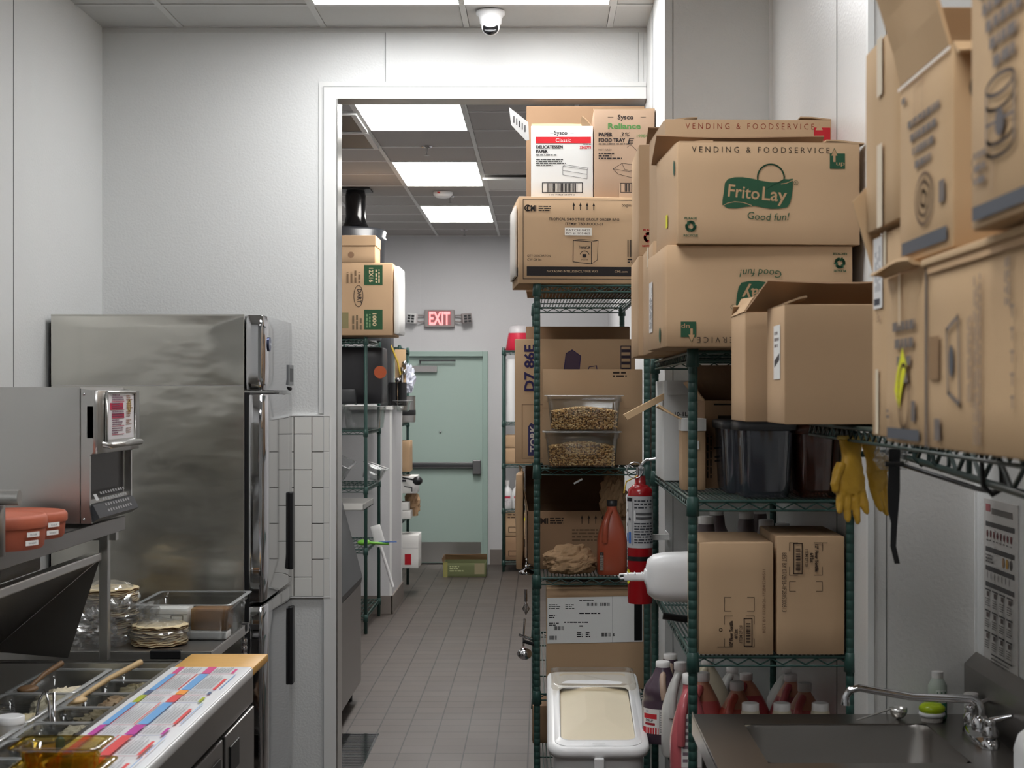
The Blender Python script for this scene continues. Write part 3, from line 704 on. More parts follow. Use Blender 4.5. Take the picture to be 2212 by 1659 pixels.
mb = MB(); crumple(mb, (0, 0, .05), 1, (.07, .06, .07), 9.1, 40, 26, .6, 0, 3.5); o = mb.build('crumpled_clear_bag', BAGM, loc=(px(200, 5.1), 5.12, TZ)); tag(o, 'small crumpled clear bag left of the square post on the work table', 'bag')
mb = MB(); crumple(mb, (0, 0, .05), 1, (.05, .2, .06), 7.1, 40, 26, .5, 0, 3.5); o = mb.build('bagged_bread', mat('bagged_bread', (176, 140, 110), .35), loc=(-1.14, 5.2, .405)); tag(o, 'bagged bread lying on the lower chrome wire shelf under the work table', 'food')

# sandwich prep table, pans and board
PX0 = -1.62; PX1 = -.86; PY1 = 4.60; PY0 = 2.2; PZ_ = .90
t = thing('sandwich_prep_table', 'stainless refrigerated sandwich table with open food wells in the left foreground', 'prep table', (PX0, PY0, 0)); w = PX1-PX0; d = PY1-PY0; wx1 = -1.075-PX0
mb = MB(); mb.box(0, wx1, d-.03, d, PZ_-.004, PZ_); mb.box(wx1-.02, wx1, 0, d-.03, PZ_-.004, PZ_); mb.box(0, wx1, d-.03, d-.026, PZ_-.12, PZ_-.004); mb.box(wx1-.02, wx1-.016, 0, d-.03, PZ_-.12, PZ_-.004); mb.box(0, wx1, 0, d-.03, PZ_-.24, PZ_-.22)
mb.tube([(0, d-.004, PZ_), (wx1, d-.004, PZ_), (wx1, 0, PZ_)], .006, 8); mb.build('food_well', SST, t)
mb = MB(); mb.box(0, w-.02, 0, d-.02, .15, PZ_-.26); mb.build('cabinet_body', SSTD, t)
mb = MB(); mb.box(w-.14, w, 0, d, PZ_-.12, PZ_+.018); mb.build('board_ledge', SSTD, t, bevel=.003)
for i, (a, b) in enumerate(((1.42, 1.92), (1.96, 2.37))):
    dr = MB().box(w-.02, w+.008, a, b, .2, PZ_-.125).build('door', SSTD, t, bevel=.003)
    MB().box(w+.008, w+.012, a+(.05 if i else .36), a+(.17 if i else .46), .66, .735).build('handle', BLACK, dr, bevel=.002)
dr = MB().box(w-.02, w+.008, .1, 1.38, .2, PZ_-.125).build('door', SSTD, t, bevel=.003)
for a in (.06, w-.08):
    for b in (.08, d-.08): MB().cyl((a, b, 0), (a, b, .15), .02, 12).build('leg', SSTD, t)
# menu chart board
bx0 = -1.037; bx1 = -.81; by0 = 2.6; bys = 4.33; by1 = 4.565; bz = .93
t = thing('cutting_board', 'long white board covered by a coloured menu chart with a bare wooden end', 'board', (bx0, by0, bz-.012)); bw_ = bx1-bx0
MB().rbox(0, bw_, bys-by0, by1-by0, -.012, .0115, .003).build('wooden_end', WOOD, t); MB().rbox(0, bw_, 0, bys-by0-.001, -.012, .0115, .003).build('white_board', WPL, t)
MB().rbox(-.001, bw_-.004, 0, bys-by0, .0115, .0145, .001).build('chart_sheet', mat('laminated_paper', (240, 241, 243), .3), t)
pr = Print(); Lc = bys-by0; y = Lc; mg = (214, 90, 140); bl = (120, 170, 220); rd = (222, 92, 92); dk = (44, 46, 58); c0 = .022; c1 = bw_-.032; cm = (c0+c1)/2
def block(u0, u1, v0, v1, n, seed, cols=5):
    k = (u1-u0)/cols
    for i in range(cols): pr.dashes(u0+i*k+.001, v0+.006, u0+(i+1)*k-.001, v1-.006, 3, dk, seed+i, .6, True, .36)
sec = [(.115, mg, mg, .0), (.235, bl, bl, .4), (.07, (96,110,140), (240,160,80), .0), (.1, (170,180,60), (222,92,92), .0), (.26, bl, bl, .6), (.115, (190,80,160), (190,80,160), 0), (.2, rd, rd, .4), (.22, rd, rd, .3), (.2, bl, bl, .3)]
for i, (Ls, ca, cb_, q) in enumerate(sec):
    v1 = y-.004; v0 = y-Ls; cl = (110,130,190) if i % 2 else (200,80,110)
    pr.line([(c0, v0), (c1, v0)], .0025, cl); pr.rect(c0, v0+.006, c0+.016, v1, ca); pr.rect(cm-.004, v0+.006, cm+.02, v1-.002, cb_); pr.rect(c1-.01, v0+.006, c1-.002, v1-Ls*.3, ca if not q else rd)
    if q: pr.line([(cm-.012, v0+.01), (cm-.012, v1)], .003, rd); pr.line([(c0+.02, v0+.01), (c0+.02, v1)], .0018, rd); pr.line([(c1+.008, v0+.01), (c1+.008, v1-.01)], .0022, bl)
    block(c0+.022, cm-.016, v0+.006, v1, 3, i*13, 7); block(cm+.024, c1-.014, v0+.006, v1, 3, i*17+5, 6); y = v0
pr.put(t, lambda u, v, e: (u, v, .0145+e), 'menu_chart')
# clear pans in the wells
iz = PZ_-.005
k = 0
for r_ in range(7):
    Y = PY1-.08-.185*(r_+1)
    for c_ in range(2):
        x = -1.235-c_*.2
        if c_ == 1 and r_ in (1, 3, 5): continue
        kk = 'front' if c_ == 0 else 'rear'
        hd = .185*(2 if c_ == 1 and r_ < 6 else 1)-.016
        food_pan('clear_food_pan', 'clear pan in the food wells, %s row, %s from the far end' % (('board side', 'lid side')[c_], ('first','second','third','fourth','fifth','sixth','seventh')[r_]), x, Y-(hd-.169), iz-.11, .15 if c_ == 0 else .17, hd, .11, CLEAR, 'food pan', .012)
        mb = MB(); crumple(mb, (0, 0, 0), 1, (.062, hd*.42, .03), k+1.5, 28, 14, .4, 0, 6)
        c = [((176, 164, 130), 'shredded'), ((214, 204, 178), 'diced'), ((222, 190, 152), 'sliced'), ((150, 136, 104), 'chopped')][k % 4]
        o = mb.build('pan_filling', mat('pan_filling_%d' % (k % 4), c[0], .6, nscale=60, namt=.35), loc=(x+.078, Y-(hd-.169)+hd/2, iz-.062)); o['kind'] = 'stuff'; tag(o, '%s food in the clear well pan, %s row, %s from far end' % (c[1], ('board side', 'lid side')[c_], ('first','second','third','fourth','fifth','sixth','seventh')[r_]), 'food')
        MB(); k += 1
def spoon(label, p0, p1, m, r=.008, bowl=True, head=.028):
    t = thing('serving_spoon' if bowl else 'serving_tongs', label, 'utensil', p0); p = Vector(p1)-Vector(p0)
    mb = MB(); mb.tube([p*0, p*.5+Vector((0,0,.006)), p], r, 8, rs=[r*.7, r*.9, r*1.1]); mb.build('handle', m, t)
    if bowl: MB().sphere((0, 0, 0), head, 14, 8, 0, (1, 1.3, .35)).build('bowl', m, t)
    return t
spoon('long pale wooden spoon resting across the food wells near the menu board', (px(165, 4.1), 4.1, .885), (px(305, 4.28), 4.28, .955), WOODL)
spoon('dark wooden spoon in the food wells under the open cover', (px(60, 4.2), 4.2, .895), (px(128, 4.38), 4.4, .93), mat('dark_wood', (120, 90, 60), .5))
t = thing('serving_tongs', 'steel tongs standing in a clear pan near the white jar', 'utensil', (px(92, 3.85), 3.85, .86)); mb = MB(); mb.tube([(-.02, 0, 0), (-.012, .01, .07), (0, .015, .095), (.012, .012, .07), (.02, 0, 0)], .004, 6); mb.tube([(.03, 0, 0), (.022, .02, .09), (.012, .02, .085)], .004, 6); mb.build('tong_arms', CHROME, t)
t = thing('white_jar', 'short white lidded jar at the left edge of the food wells', 'jar', (px(16, 3.7), 3.72, .877)); MB().lathe([(.03, 0), (.032, .005), (.032, .03)], n=24).build('jar_body', WPL, t); MB().lathe([(.034, .028), (.034, .044), (.03, .046)], n=24).build('lid', WPL, t)
t = thing('blue_handled_scoop', 'blue rounded handle standing in the wells behind the amber pans', 'utensil', (px(124, 3.4), 3.42, .86)); MB().tube([(0, 0, 0), (0, 0, .05), (0, 0, .072), (0, 0, .08)], .01, 12, rs=[.008, .01, .01, .004]).build('handle', mat('blue_plastic', (70, 110, 180), .4), t)
food_pan('amber_food_pan', 'translucent amber food pan on the near end of the board, upper of two', px(28, 2.93), 2.93, bz+.046, .155, .10, .05, AMBER, 'food pan', .014)
food_pan('amber_food_pan', 'translucent amber food pan on the near end of the board, lower of two', px(30, 2.93), 2.93, bz+.006, .16, .10, .05, AMBER, 'food pan', .014)
o = MB().rbox(0, .05, 0, .05, 0, .012, .003).build('pink_marker_case', mat('pink_plastic', (210, 60, 130), .4), loc=(px(-10, 2.9), 2.92, bz+.004)); tag(o, 'small pink and blue packet at the very left edge beside the amber pans', 'packet')
# ================================================================ CEILING FITTINGS, CORRIDOR
t = thing('security_camera', 'white dome security camera with black lens on the front room ceiling', 'camera', (px(1060, 6.3), 6.3, CEIL))
MB().lathe([(.060, 0), (.060, -.012), (.052, -.018), (.046, -.03), (.044, -.05), (.030, -.06), (0.001, -.062)], n=32, cap0=True).build('housing', WPL, t)
MB().sphere((0, -.008, -.062), .038, 24, 14).build('camera_ball', WPL, t)
M_ = Matrix.Translation((0, -.030, -.076)) @ Matrix.Rotation(math.radians(58), 4, 'X')
MB().lathe([(.031, -.004), (.031, .008), (.024, .012), (.001, .013)], n=24, M=M_).build('lens', mat('black_gloss', (14, 14, 16), .15), t)
def sprinkler(label, x, y, Y):
    t = thing('fire_sprinkler', label, 'sprinkler', (px(x, Y), Y, CEIL))
    MB().lathe([(.035, 0), (.03, -.006), (.012, -.008)], n=20).build('escutcheon', CHROME, t)
    MB().lathe([(.008, -.008), (.008, -.03), (.004, -.034), (.004, -.05), (.016, -.052), (.016, -.055), (.002, -.056)], n=14).build('head', SSTD, t)
sprinkler('pendent sprinkler head between the two nearest corridor lights', 922, 0, 9.75)
sprinkler('pendent sprinkler head between the middle and last corridor lights', 972, 0, 12.2)
sprinkler('pendent sprinkler head beyond the last corridor light', 1003, 0, 14.7)
t = thing('smoke_detector', 'white smoke detector with red marking behind the middle corridor light', 'smoke detector', (px(957, 11.95), 11.95, CEIL)); MB().lathe([(.075, 0), (.075, -.02), (.055, -.04), (.001, -.042)], n=28).build('housing', WPL, t)
pr = Print(); pr.rect(-.04, 0, -.01, .012, (200, 60, 60)); pr.put(t, lambda u, v, e: (u, -.072-e, -.018+v), 'red_mark')
def vent(label, b, m, z=0):
    t = thing('ceiling_vent', label, 'vent', (b[0], b[2], CEIL-z)); w = b[1]-b[0]; d = b[3]-b[2]
    mb = MB(); mb.box(.01, w-.01, .01, d-.01, -.012, -.006); mb.build('backing', m, t)
    mb = MB(); mb.box(0, w, 0, .03, -.016, 0); mb.box(0, w, d-.03, d, -.016, 0); mb.box(0, .03, .03, d-.03, -.016, 0); mb.box(w-.03, w, .03, d-.03, -.016, 0); mb.build('frame', CGRID, t)
    return t
vent('dark return grille in the corridor ceiling at top left, nearer one', (VENTL[0], VENTL[1], 8.55, 9.15), DGREY)
vent('dark return grille in the corridor ceiling at top left, farther one', (VENTL[0], VENTL[1], 9.17, 9.77), DGREY)
vent('square white air diffuser hanging at the right of the corridor ceiling', VENTR, CTILE, .02)
# exit sign
ey = YE-.06; t = thing('exit_sign', 'grey emergency exit sign with red letters above the green door', 'sign', (px(917, ey), ey, pz(707, ey))); sw = px(982, ey)-px(917, ey); sh = pz(669, ey)-pz(707, ey)
MB().box(0, sw, 0, .055, 0, sh).build('sign_body', mat('sign_grey', (150, 143, 142), .5), t, bevel=.008)
pr = Print(); vs, fs, W0 = text_geo('EXIT', .03); mb = MB(); mb.raw([(.045+x/W0*(sw-.09), -.003, .028+y*(sh-.045)/.73) for x, y in vs], fs); o = mb.build('lit_letters', emit('exit_red', (255, 22, 48), 1.05), t)
mb = MB(); mb.box(.035, sw-.035, -.0015, 0, .02, sh-.012); mb.build('letter_panel', mat('sign_face', (176, 104, 108), .6), t)
for sx, nm in ((-1, 0), (1, 1)):
    b = MB(); x0 = -.02 if sx < 0 else sw+.02; b.tube([(sw/2+sx*sw/2, .02, sh*.68), (x0+sx*.05, .0, sh*.68)], .008, 6); b.tube([(sw/2+sx*sw/2, .02, sh*.34), (x0+sx*.03, 0, sh*.3), (x0+sx*.06, 0, sh*.36)], .008, 6)
    a = b.build('lamp_arm', mat('sign_grey', (150, 143, 142)), t)
    M_ = Matrix.Translation((x0+sx*.1, -.03, sh*.5)) @ Matrix.Rotation(sx*.35, 4, 'Z') @ Matrix.Rotation(-.1*sx, 4, 'Y')
    m2 = MB(); m2.box(-.05, .05, -.03, .03, -.05, .05, 0, M_); hd = m2.build('lamp_head', WPL if sx < 0 else mat('sign_grey', (150, 143, 142)), a, bevel=.01)
    m2 = MB()
    for i in range(3):
        for j in range(2): m2.box(-.035+j*.04, -.005+j*.04, -.034, -.03, -.04+i*.027, -.02+i*.027, 0, M_)
    m2.build('led_grid', DGREY, hd)
# box on the floor by the exit
t = carton('produce_box', 'open green and brown produce box lying on the floor before the exit door', px(958, 14.3), 14.25, 0.001, px(1050, 14.3)-px(958, 14.3), .33, .13, m=mat('olive_box', (104, 110, 74), .8), open_=True)
pr = Print(); pr.dashes(.06, .05, .2, .11, 3, (190, 196, 150), 4); pr.rect(.29, .03, .38, .13, (150, 140, 112)); pr.rect(.0, 0, .04, .14, (150, 146, 90)); pr.put(t, on_front(0,0,0)); flap(t, 'back', .395, .33, .13, .06, -30, CBIN); flap(t, 'left', .395, .33, .13, .05, 10, CBIN)
# ice machine
t = thing('ice_machine', 'dark ice machine bin with sloping lid just inside the corridor on the left', 'ice machine', (-1.75, 7.3, 0)); d = 1.28; X1 = .745
zl = pz(1245, 8.58); zt = pz(1068, 8.58)
mb = MB(); prof(mb, [(0, .1), (X1, .1), (X1, zl-.05), (X1-.03, zl-.12) if 0 else (X1, zl-.04), (0, zl-.04)], 0, d); mb.build('bin_body', SSTD, t, bevel=.006)
mb = MB(); prof(mb, [(0, zl-.038), (X1+.0, zl-.038), (X1+.008, zl), (X1-.11, zt-.02), (X1-.13, zt), (0, zt)], 0, d); mb.build('sloping_hood', DGREY, t, bevel=.006)
for a in (.06, X1-.06):
    for b in (.06, d-.06): MB().cyl((a, b, 0), (a, b, .1), .02, 10).build('leg', BLACK, t)
mb = MB(); mb.box(.3, .76, d, d+.5, zt-.09, zt-.085); mb.box(.755, .76, d, d+.5, zt-.09, zt-.055); mb.box(.3, .76, d+.495, d+.5, zt-.09, zt-.055); mb.build('side_tray', SST, t)
# floor grate
t = thing('floor_drain_grate', 'stainless slotted drain grate in the floor by the doorway', 'drain', (-.985, 6.72, 0)); gl_ = .95; gw = .165
mb = MB(); mb.box(-.01, gw+.01, -.01, 0, .0005, .006); mb.box(-.01, gw+.01, gl_, gl_+.012, .0005, .006); mb.box(-.01, 0, 0, gl_, .0005, .006); mb.box(gw, gw+.01, 0, gl_, .0005, .006)
n = 44
for i in range(n): mb.box(0, gw, gl_*i/n, gl_*i/n+.011, .001, .005)
mb.build('grate_bars', CHROME, t); MB().box(0, gw, 0, gl_, .0003, .0008).build('drain_pit', BLACK, t)

# left corridor rack
LR = px(790, 10.9); ly = 10.9; LZ = [.13, .60, 1.03, 1.438, 2.085]
t = rack('wire_rack', 'green wire rack on the left of the corridor holding a paper cup carton', LR-.60, ly, .60, .88, LZ, 2.10, GREEN, groove=False, step=.03)
tt = carton('cup_carton', 'large brown carton of cups with green print, on top of the left corridor rack', LR-.60, ly-.05, 2.11, px(848, ly-.05)-LR+.60, .5, pz(568, ly-.05)-2.11, tape=None)
w = px(848, ly-.05)-LR+.60; h = pz(568, ly-.05)-2.11; g = (48, 82, 56); tn = (150, 122, 92)
pr = Print(); pr.rect(w-.20, h-.155, w-.07, h-.015, g); pr.rect(w-.20, .04, w-.07, .18, g)
pr.text('12X16', w-.165, h-.085, w=.10, h=.03, c=(206, 186, 150), bold=.02, rot=-PI/2); pr.dashes(w-.125, h-.14, w-.085, h-.03, 2, (206,186,150), 4, .8, True)
pr.text('1000', w-.14, .11, w=.09, h=.028, c=(206,186,150), bold=.02, rot=-PI/2); pr.dashes(w-.19, .055, w-.15, .165, 2, (120, 150, 110), 4, .8, True)
pr.ring(w-.24, h*.54, .032, .004, (52, 48, 50), ry=.075); pr.text('DART', w-.247, h*.54, w=.1, h=.03, c=(52,48,50), bold=.02, rot=-PI/2)
pr.dashes(w-.33, h-.14, w-.22, h-.03, 4, (120, 98, 76), 8, .6, True); pr.dashes(w-.29, .04, w-.21, .16, 3, (110, 96, 76), 9, .7, True)
for k in range(2): pr.rect(w-.36-.065*k, .05, w-.31-.065*k, .16, (134, 126, 92))
pr.text('Dopaco', w-.45, h*.6, w=.14, h=.02, c=(84, 96, 74), rot=-PI/2); pr.put(tt, on_front(w, .5, h))
o = MB().rbox(0, .045, .02, .47, .01, h-.02, .015, 5, 0, .004, 3).build('white_foam_sheets', PAPER, loc=(LR-.60+w+.004, ly-.05, 2.11)); tag(o, 'white foam sheets leaning against the right side of the cup carton', 'packaging')
o = MB().tube([(0, 0, 0), (0.004, 0, .16), (.0, 0, .27), (.004, 0, .30)], .02, 10, rs=[.004, .006, .02, .017]).build('wrapped_umbrella', KRAFT, loc=(px(863, ly+.6), ly+.4, 2.11)); tag(o, 'brown paper roll standing upright behind the white foam sheets', 'paper roll')
tt = carton('lidded_box', 'small plain brown box with folded lid stacked on the cup carton', LR-.60, ly-.05, 2.112+h, px(812, ly)-LR+.60, .34, .19, tape=None); w2 = px(812, ly)-LR+.60
pr = Print(); pr.line([(0, .115), (w2, .115)], .003, (120, 92, 66)); pr.disc(w2-.17, .055, .022, (140, 110, 86)); pr.rect(w2-.30, .05, w2-.24, .06, (120, 96, 74)); pr.put(tt, on_front(0,0,0)); MB().box(-.001, w2+.004, -.004, .344, .12, .192).build('lid', CB, tt, bevel=.003)
# black drum and its funnel reaching to a ceiling plate, on rack 1
t = thing('black_drum', 'large black plastic drum behind the brown boxes at the top left of the corridor', 'drum', (px(768, 11.9)-.05, 11.78, 2.105)); rt = .30; zt = pz(490, 11.55)-2.105
MB().lathe([(rt*.86, 0), (rt*.88, .02), (rt*.97, zt-.10), (rt, zt-.09), (rt, zt-.07), (rt*.97, zt-.06), (rt*1.0, zt-.02), (rt*.95, zt), (.02, zt+.004)], n=36).build('drum_body', mat('drum_black', (44, 46, 50), .3), t)
t2 = thing('black_exhaust_duct', 'glossy black duct between the drum and a square ceiling plate', 'duct', (px(768, 11.78), 11.78, 2.105+zt+.004)); hz = CEIL-(2.105+zt+.004)
mb = MB(); mb.lathe([(.13, 0), (.10, .02), (.085, .05), (.075, .10), (.078, hz-.05), (.07, hz-.012)], n=24); mb.build('duct_pipe', mat('black_gloss', (14, 14, 16)), t2)
MB().box(-.11, .12, -.11, .12, hz-.012, hz-.001).build('ceiling_plate', BLACK, t2)
# things on rack shelves
def bin_(name, label, x, y, z, w, d, h, m, **k): return food_pan(name, label, x, y, z, w, d, h, m, 'container', **k)
o = MB().rbox(0, .66, 0, .38, 0, .41, .02, 5, 0, .002, 1).build('black_tote', mat('tote_black', (34, 34, 38), .4), loc=(LR-.56, ly+.2, 1.625)); tt = o; tag(o, 'big black plastic tote on the upper shelf of the left corridor rack', 'container')
o = MB().rbox(0, .30, 0, .13, 0, .11, .015, 5, 0, .002, 1).build('grey_tub', DGREY, loc=(LR-.38, ly+.06, 1.625)); tag(o, 'grey plastic tub in front of the black tote', 'container')
MB().cyl((px(815, ly)-LR+.56, .0, pz(803, ly)-1.625), (px(815, ly)-LR+.56, -.006, pz(803, ly)-1.625), .045, 24).build('orange_sticker', mat('orange_sticker', (196, 92, 48), .5), tt)
bin_('clear_food_box', 'clear food box on the second shelf of the left corridor rack, left one', LR-.5, ly+.05, 1.45, .30, .4, .17, CLEAR)
bin_('clear_food_box', 'clear food box on the left corridor rack second shelf, right of the post', LR-.17, ly+.06, 1.45, .27, .4, .16, CLEAR)
t = bin_('clear_food_box', 'clear plastic box lying tilted on the left corridor rack middle shelf', LR-.46, ly+.06, 1.165, .30, .34, .14, CLEAR); t.rotation_euler = (.1, .42, 0)
bin_('clear_food_box', 'small clear plastic box standing on the middle shelf behind the rack post', LR-.08, ly+.3, 1.10, .16, .2, .11, CLEAR).rotation_euler = (0, .35, 0)
t = thing('green_spatula', 'bright green plastic scoop on a lower shelf of the left corridor rack', 'utensil', (px(785, 11), 11.05, .62)); MB().sphere((0, 0, .012), .05, 16, 10, 0, (1, 1.2, .45)).build('scoop_head', mat('lime_plastic', (110, 178, 60), .4), t); MB().tube([(.04, 0, .01), (.17, .05, -.002)], .01, 8).build('handle', mat('lime_plastic', (110, 178, 60)), t)
t = thing('white_paddle', 'long white plastic paddle hanging off the lower shelf of the left corridor rack', 'utensil', (px(814, 11), 11.3, .60)); t.rotation_euler = (0, -.28, 0); MB().rbox(-.045, .03, 0, .012, -.02, .14, .005, 4).build('paddle_head', WPL, t); MB().tube([(-.01, .006, -.02), (-.005, .006, -.33)], .011, 8).build('handle', WPL, t)
o = MB().box(0, .13, 0, .02, 0, .006).build('blue_knife_handle', mat('blue_plastic', (70, 110, 180)), loc=(px(815, 11), 11.08, .63)); tag(o, 'thin blue handled tool beside the green scoop', 'utensil')
# equipment on the half wall
Zh = PZ+.031
o = MB().rbox(0, .11, 0, .3, 0, .62, .01).build('dark_cabinet', DGREY, loc=(PX-.125, 12.0, Zh)); tag(o, 'tall dark box of the syrup system standing on the half wall', 'equipment')
t = thing('carbonation_regulator', 'brass and steel gas regulator with yellow hose above the half wall', 'regulator', (PX+.055, 12.1, Zh))
MB().box(-.045, .04, .0, .02, 0, .44).build('mounting_board', CBL, t)
mb = MB(); mb.cyl((.01, -.015, 0), (.01, -.015, .30), .012, 10); mb.sphere((-.02, -.02, .2), .022); mb.sphere((.03, -.02, .26), .022); mb.sphere((.03, -.02, .33), .02); mb.build('gauges', CHROME, t)
MB().tube([(.0, -.03, .24), (-.02, -.04, .34), (-.06, -.04, .44), (-.09, -.04, .5)], .008, 8).build('yellow_hose', mat('yellow_hose', (190, 160, 60), .5), t)
for i in range(2): o = MB().cyl((0, 0, 0), (0, 0, .18), .034, 16).build('black_canister', BLACK, loc=(PX+.005+.072*i, 12.0, Zh)); tag(o, 'black filter canister on the half wall, %s one' % ('left', 'right')[i], 'canister')
bin_('clear_food_box', 'clear plastic tub hooked at the end of the half wall below the black canisters', PX+.018, 11.95, 1.56, .11, .3, .085, CLEAR)
# second corridor rack
RX = -1.19; ry = 12.92
t = rack('wire_rack', 'green wire rack farther down the corridor beside the exit door', RX-.46, ry, .46, .78, [.22, .62, 1.03, 1.45, 2.09], 2.107, GREEN, groove=False, step=.03)
mb = MB(); crumple(mb, (0, 0, 0), 1, (.075, .09, .13), 3.3, 30, 20, .45); o = mb.build('white_cloth_bundle', mat('white_blue_cloth', (214, 218, 232), .8), loc=(px(876, 13.0), 12.96, 1.45+.36)); tag(o, 'bundle of white and blue cloths hanging on the farther corridor rack', 'cloth')
t = thing('stock_pot', 'steel stock pot on the farther corridor rack under the cloth bundle', 'pot', (px(862, 13.1), 13.15, 1.455)); MB().lathe([(.13, 0), (.135, .01), (.135, .22), (.14, .225)], n=28).build('pot_body', SST, t); MB().lathe([(.136, .06), (.138, .065), (.138, .10), (.136, .105)], n=28, cap0=False, cap1=False).build('dark_band', BLACK, t)
carton('parcel_box', 'brown box on the middle shelf of the farther corridor rack', RX-.12, ry+.04, 1.04, .20, .3, .26, tape=None)
tt = carton('parcel_box', 'white box with black print and a dark ladle, on the farther corridor rack', RX-.16, ry+.03, .86, .30, .3, .145, m=CBW, tape=None); pr = Print(); pr.dashes(.165, .09, .24, .125, 1, (70,70,75), 3); pr.line([(.2, .06), (.26, .05), (.26, .02)], .008, (60,60,66)); pr.put(tt, on_front(0,0,0))
t = thing('black_ladle', 'round black ladle resting on the white box of the farther rack', 'utensil', (px(903, 12.9), 12.86, pz(1038, 12.9))); MB().sphere((0, 0, 0), .042, 16, 10, 0, (1, 1, .9)).build('bowl', BLACK, t); MB().tube([(0, 0, 0), (-.18, .1, .03)], .007, 8).build('handle', BLACK, t)
for i, z in enumerate((.645, .715)): tt = carton('parcel_box', ('small white box on the lower shelf of the farther rack', 'small white box stacked on another in the farther rack')[i], RX-.14, ry+.03, z, .23-.02*i, .24, .068, m=CBW, tape=None); pr = Print(); pr.dashes(.05, .01, .13, .055, 3, (130,130,130), i); pr.put(tt, on_front(0,0,0))
o = MB(); crumple(o, (0, 0, 0), 1, (.06, .06, .13), 8.3, 24, 16, .4); o = o.build('paper_bag', KRAFT, loc=(px(885, 12.95), 13.2, .76)); tag(o, 'brown paper bag behind the small white boxes on the farther rack', 'bag')
tt = carton('bulk_box', 'tall white box with a small red square on the lowest shelf of the farther rack', RX-.16, ry+.03, .232, .315, .34, pz(1157, ry)-.232, m=CBW, tape=None); pr = Print(); pr.rect(.20, .03, .255, .12, (176, 34, 44)); pr.line([(0, .17), (.315, .17)], .003, (190,190,190)); pr.put(tt, on_front(0,0,0))

# rear right rack
ex = px(1088, 14.8)
t = rack('wire_rack', 'green wire rack on the right beside the exit door, with spray bottles', ex, 14.7, .90, .45, [.10, pz(1100, 14.7), pz(1003, 14.7), pz(912, 14.7), pz(757, 14.7)], pz(750, 14.7), GREEN, groove=False, step=.03)
S = [pz(1100, 14.7), pz(1003, 14.7), pz(912, 14.7), pz(757, 14.7)]
t = thing('red_bucket', 'red plastic bucket with pale lid on top of the rack by the exit', 'bucket', (px(1122, 14.8), 14.85, S[3]+.002)); MB().lathe([(.13, 0), (.135, .005), (.105, .17)], n=28).build('bucket_body', mat('bucket_red', (196, 32, 60), .4), t); MB().lathe([(.108, .168), (.108, .18), (.09, .235), (.05, .24)], n=28).build('lid', BAGM if 0 else mat('frosted_lid', (190, 186, 188), .4), t)
o = MB().cyl((0, 0, 0), (0, 0, .6), .055, 20).build('paper_towel_roll', WPL, loc=(ex+.075, 14.8, S[2]+.004)); tag(o, 'tall white roll standing on the rack by the exit', 'roll')
tt = carton('parcel_box', 'flat brown box on the rack by the exit, beside the tissue carton', ex+.02, 14.72, S[1]+.003, .30, .32, .15, tape=None); carton('parcel_box', 'second brown box lying on the flat one on the rack by the exit', ex+.02, 14.72, S[1]+.156, .28, .32, .12, tape=None)
def spray(label, x):
    t = thing('spray_bottle', label, 'bottle', (x, 14.76, S[0]+.003)); MB().lathe([(.045, 0), (.048, .006), (.048, .15), (.04, .18), (.016, .21), (.016, .23)], n=20).build('bottle_body', WPL, t); MB().cyl((0, 0, .228), (0, 0, .27), .02, 14).build('cap', WCAP, t)
    pr = Print()
    for k in range(12): pass
    pr.rect(-.03, .03, .03, .13, (214, 210, 212)); pr.rect(-.03, .1, .03, .12, (190, 60, 80)); pr.dashes(-.025, .04, .025, .09, 4, (110,90,110), 3)
    pr.put(t, lambda u, v, e: ((.0485+e)*math.sin(u/.048), -(.0485+e)*math.cos(u/.048), v))
spray('white spray bottle on the rack by the exit, left of the pair', px(1096, 14.76)); spray('white spray bottle on the rack by the exit, right of the pair', px(1117, 14.76))
tt = carton('parcel_box', 'brown box with yellow tape mark on the lower rack by the exit', ex+.02, 14.72, .335, .28, .3, .222, tape=None); pr = Print(); pr.frame(.03, .04, .17, .09, .006, (80, 62, 48)); pr.dashes(.02, .17, .2, .22, 2, (90,70,55), 3); pr.rect(.15, .15, .21, .18, (220, 210, 40)); pr.put(tt, on_front(0,0,0))
tt = carton('parcel_box', 'brown box underneath the one with yellow tape on the rack by the exit', ex+.02, 14.72, .108, .28, .3, .224, m=CBD, tape=None); pr = Print(); pr.frame(.03, .04, .17, .09, .006, (80, 62, 48)); pr.rect(.16, .13, .26, .2, (70, 54, 44)); pr.put(tt, on_front(0,0,0))

# ================================================================ MIDDLE RACK IN THE DOORWAY
MX = -.018; MY = 6.0; MW = .428; MD = 1.55
ML = [.20, .535, .985, pz(1010, MY), pz(615, MY)]
t = rack('wire_rack', 'green wire rack standing in the doorway behind the flour bin', MX, MY, MW, MD, ML, pz(604, MY), GREEN, rz=math.radians(.6), step=.014)
def P(x, Y): return px(x, Y)
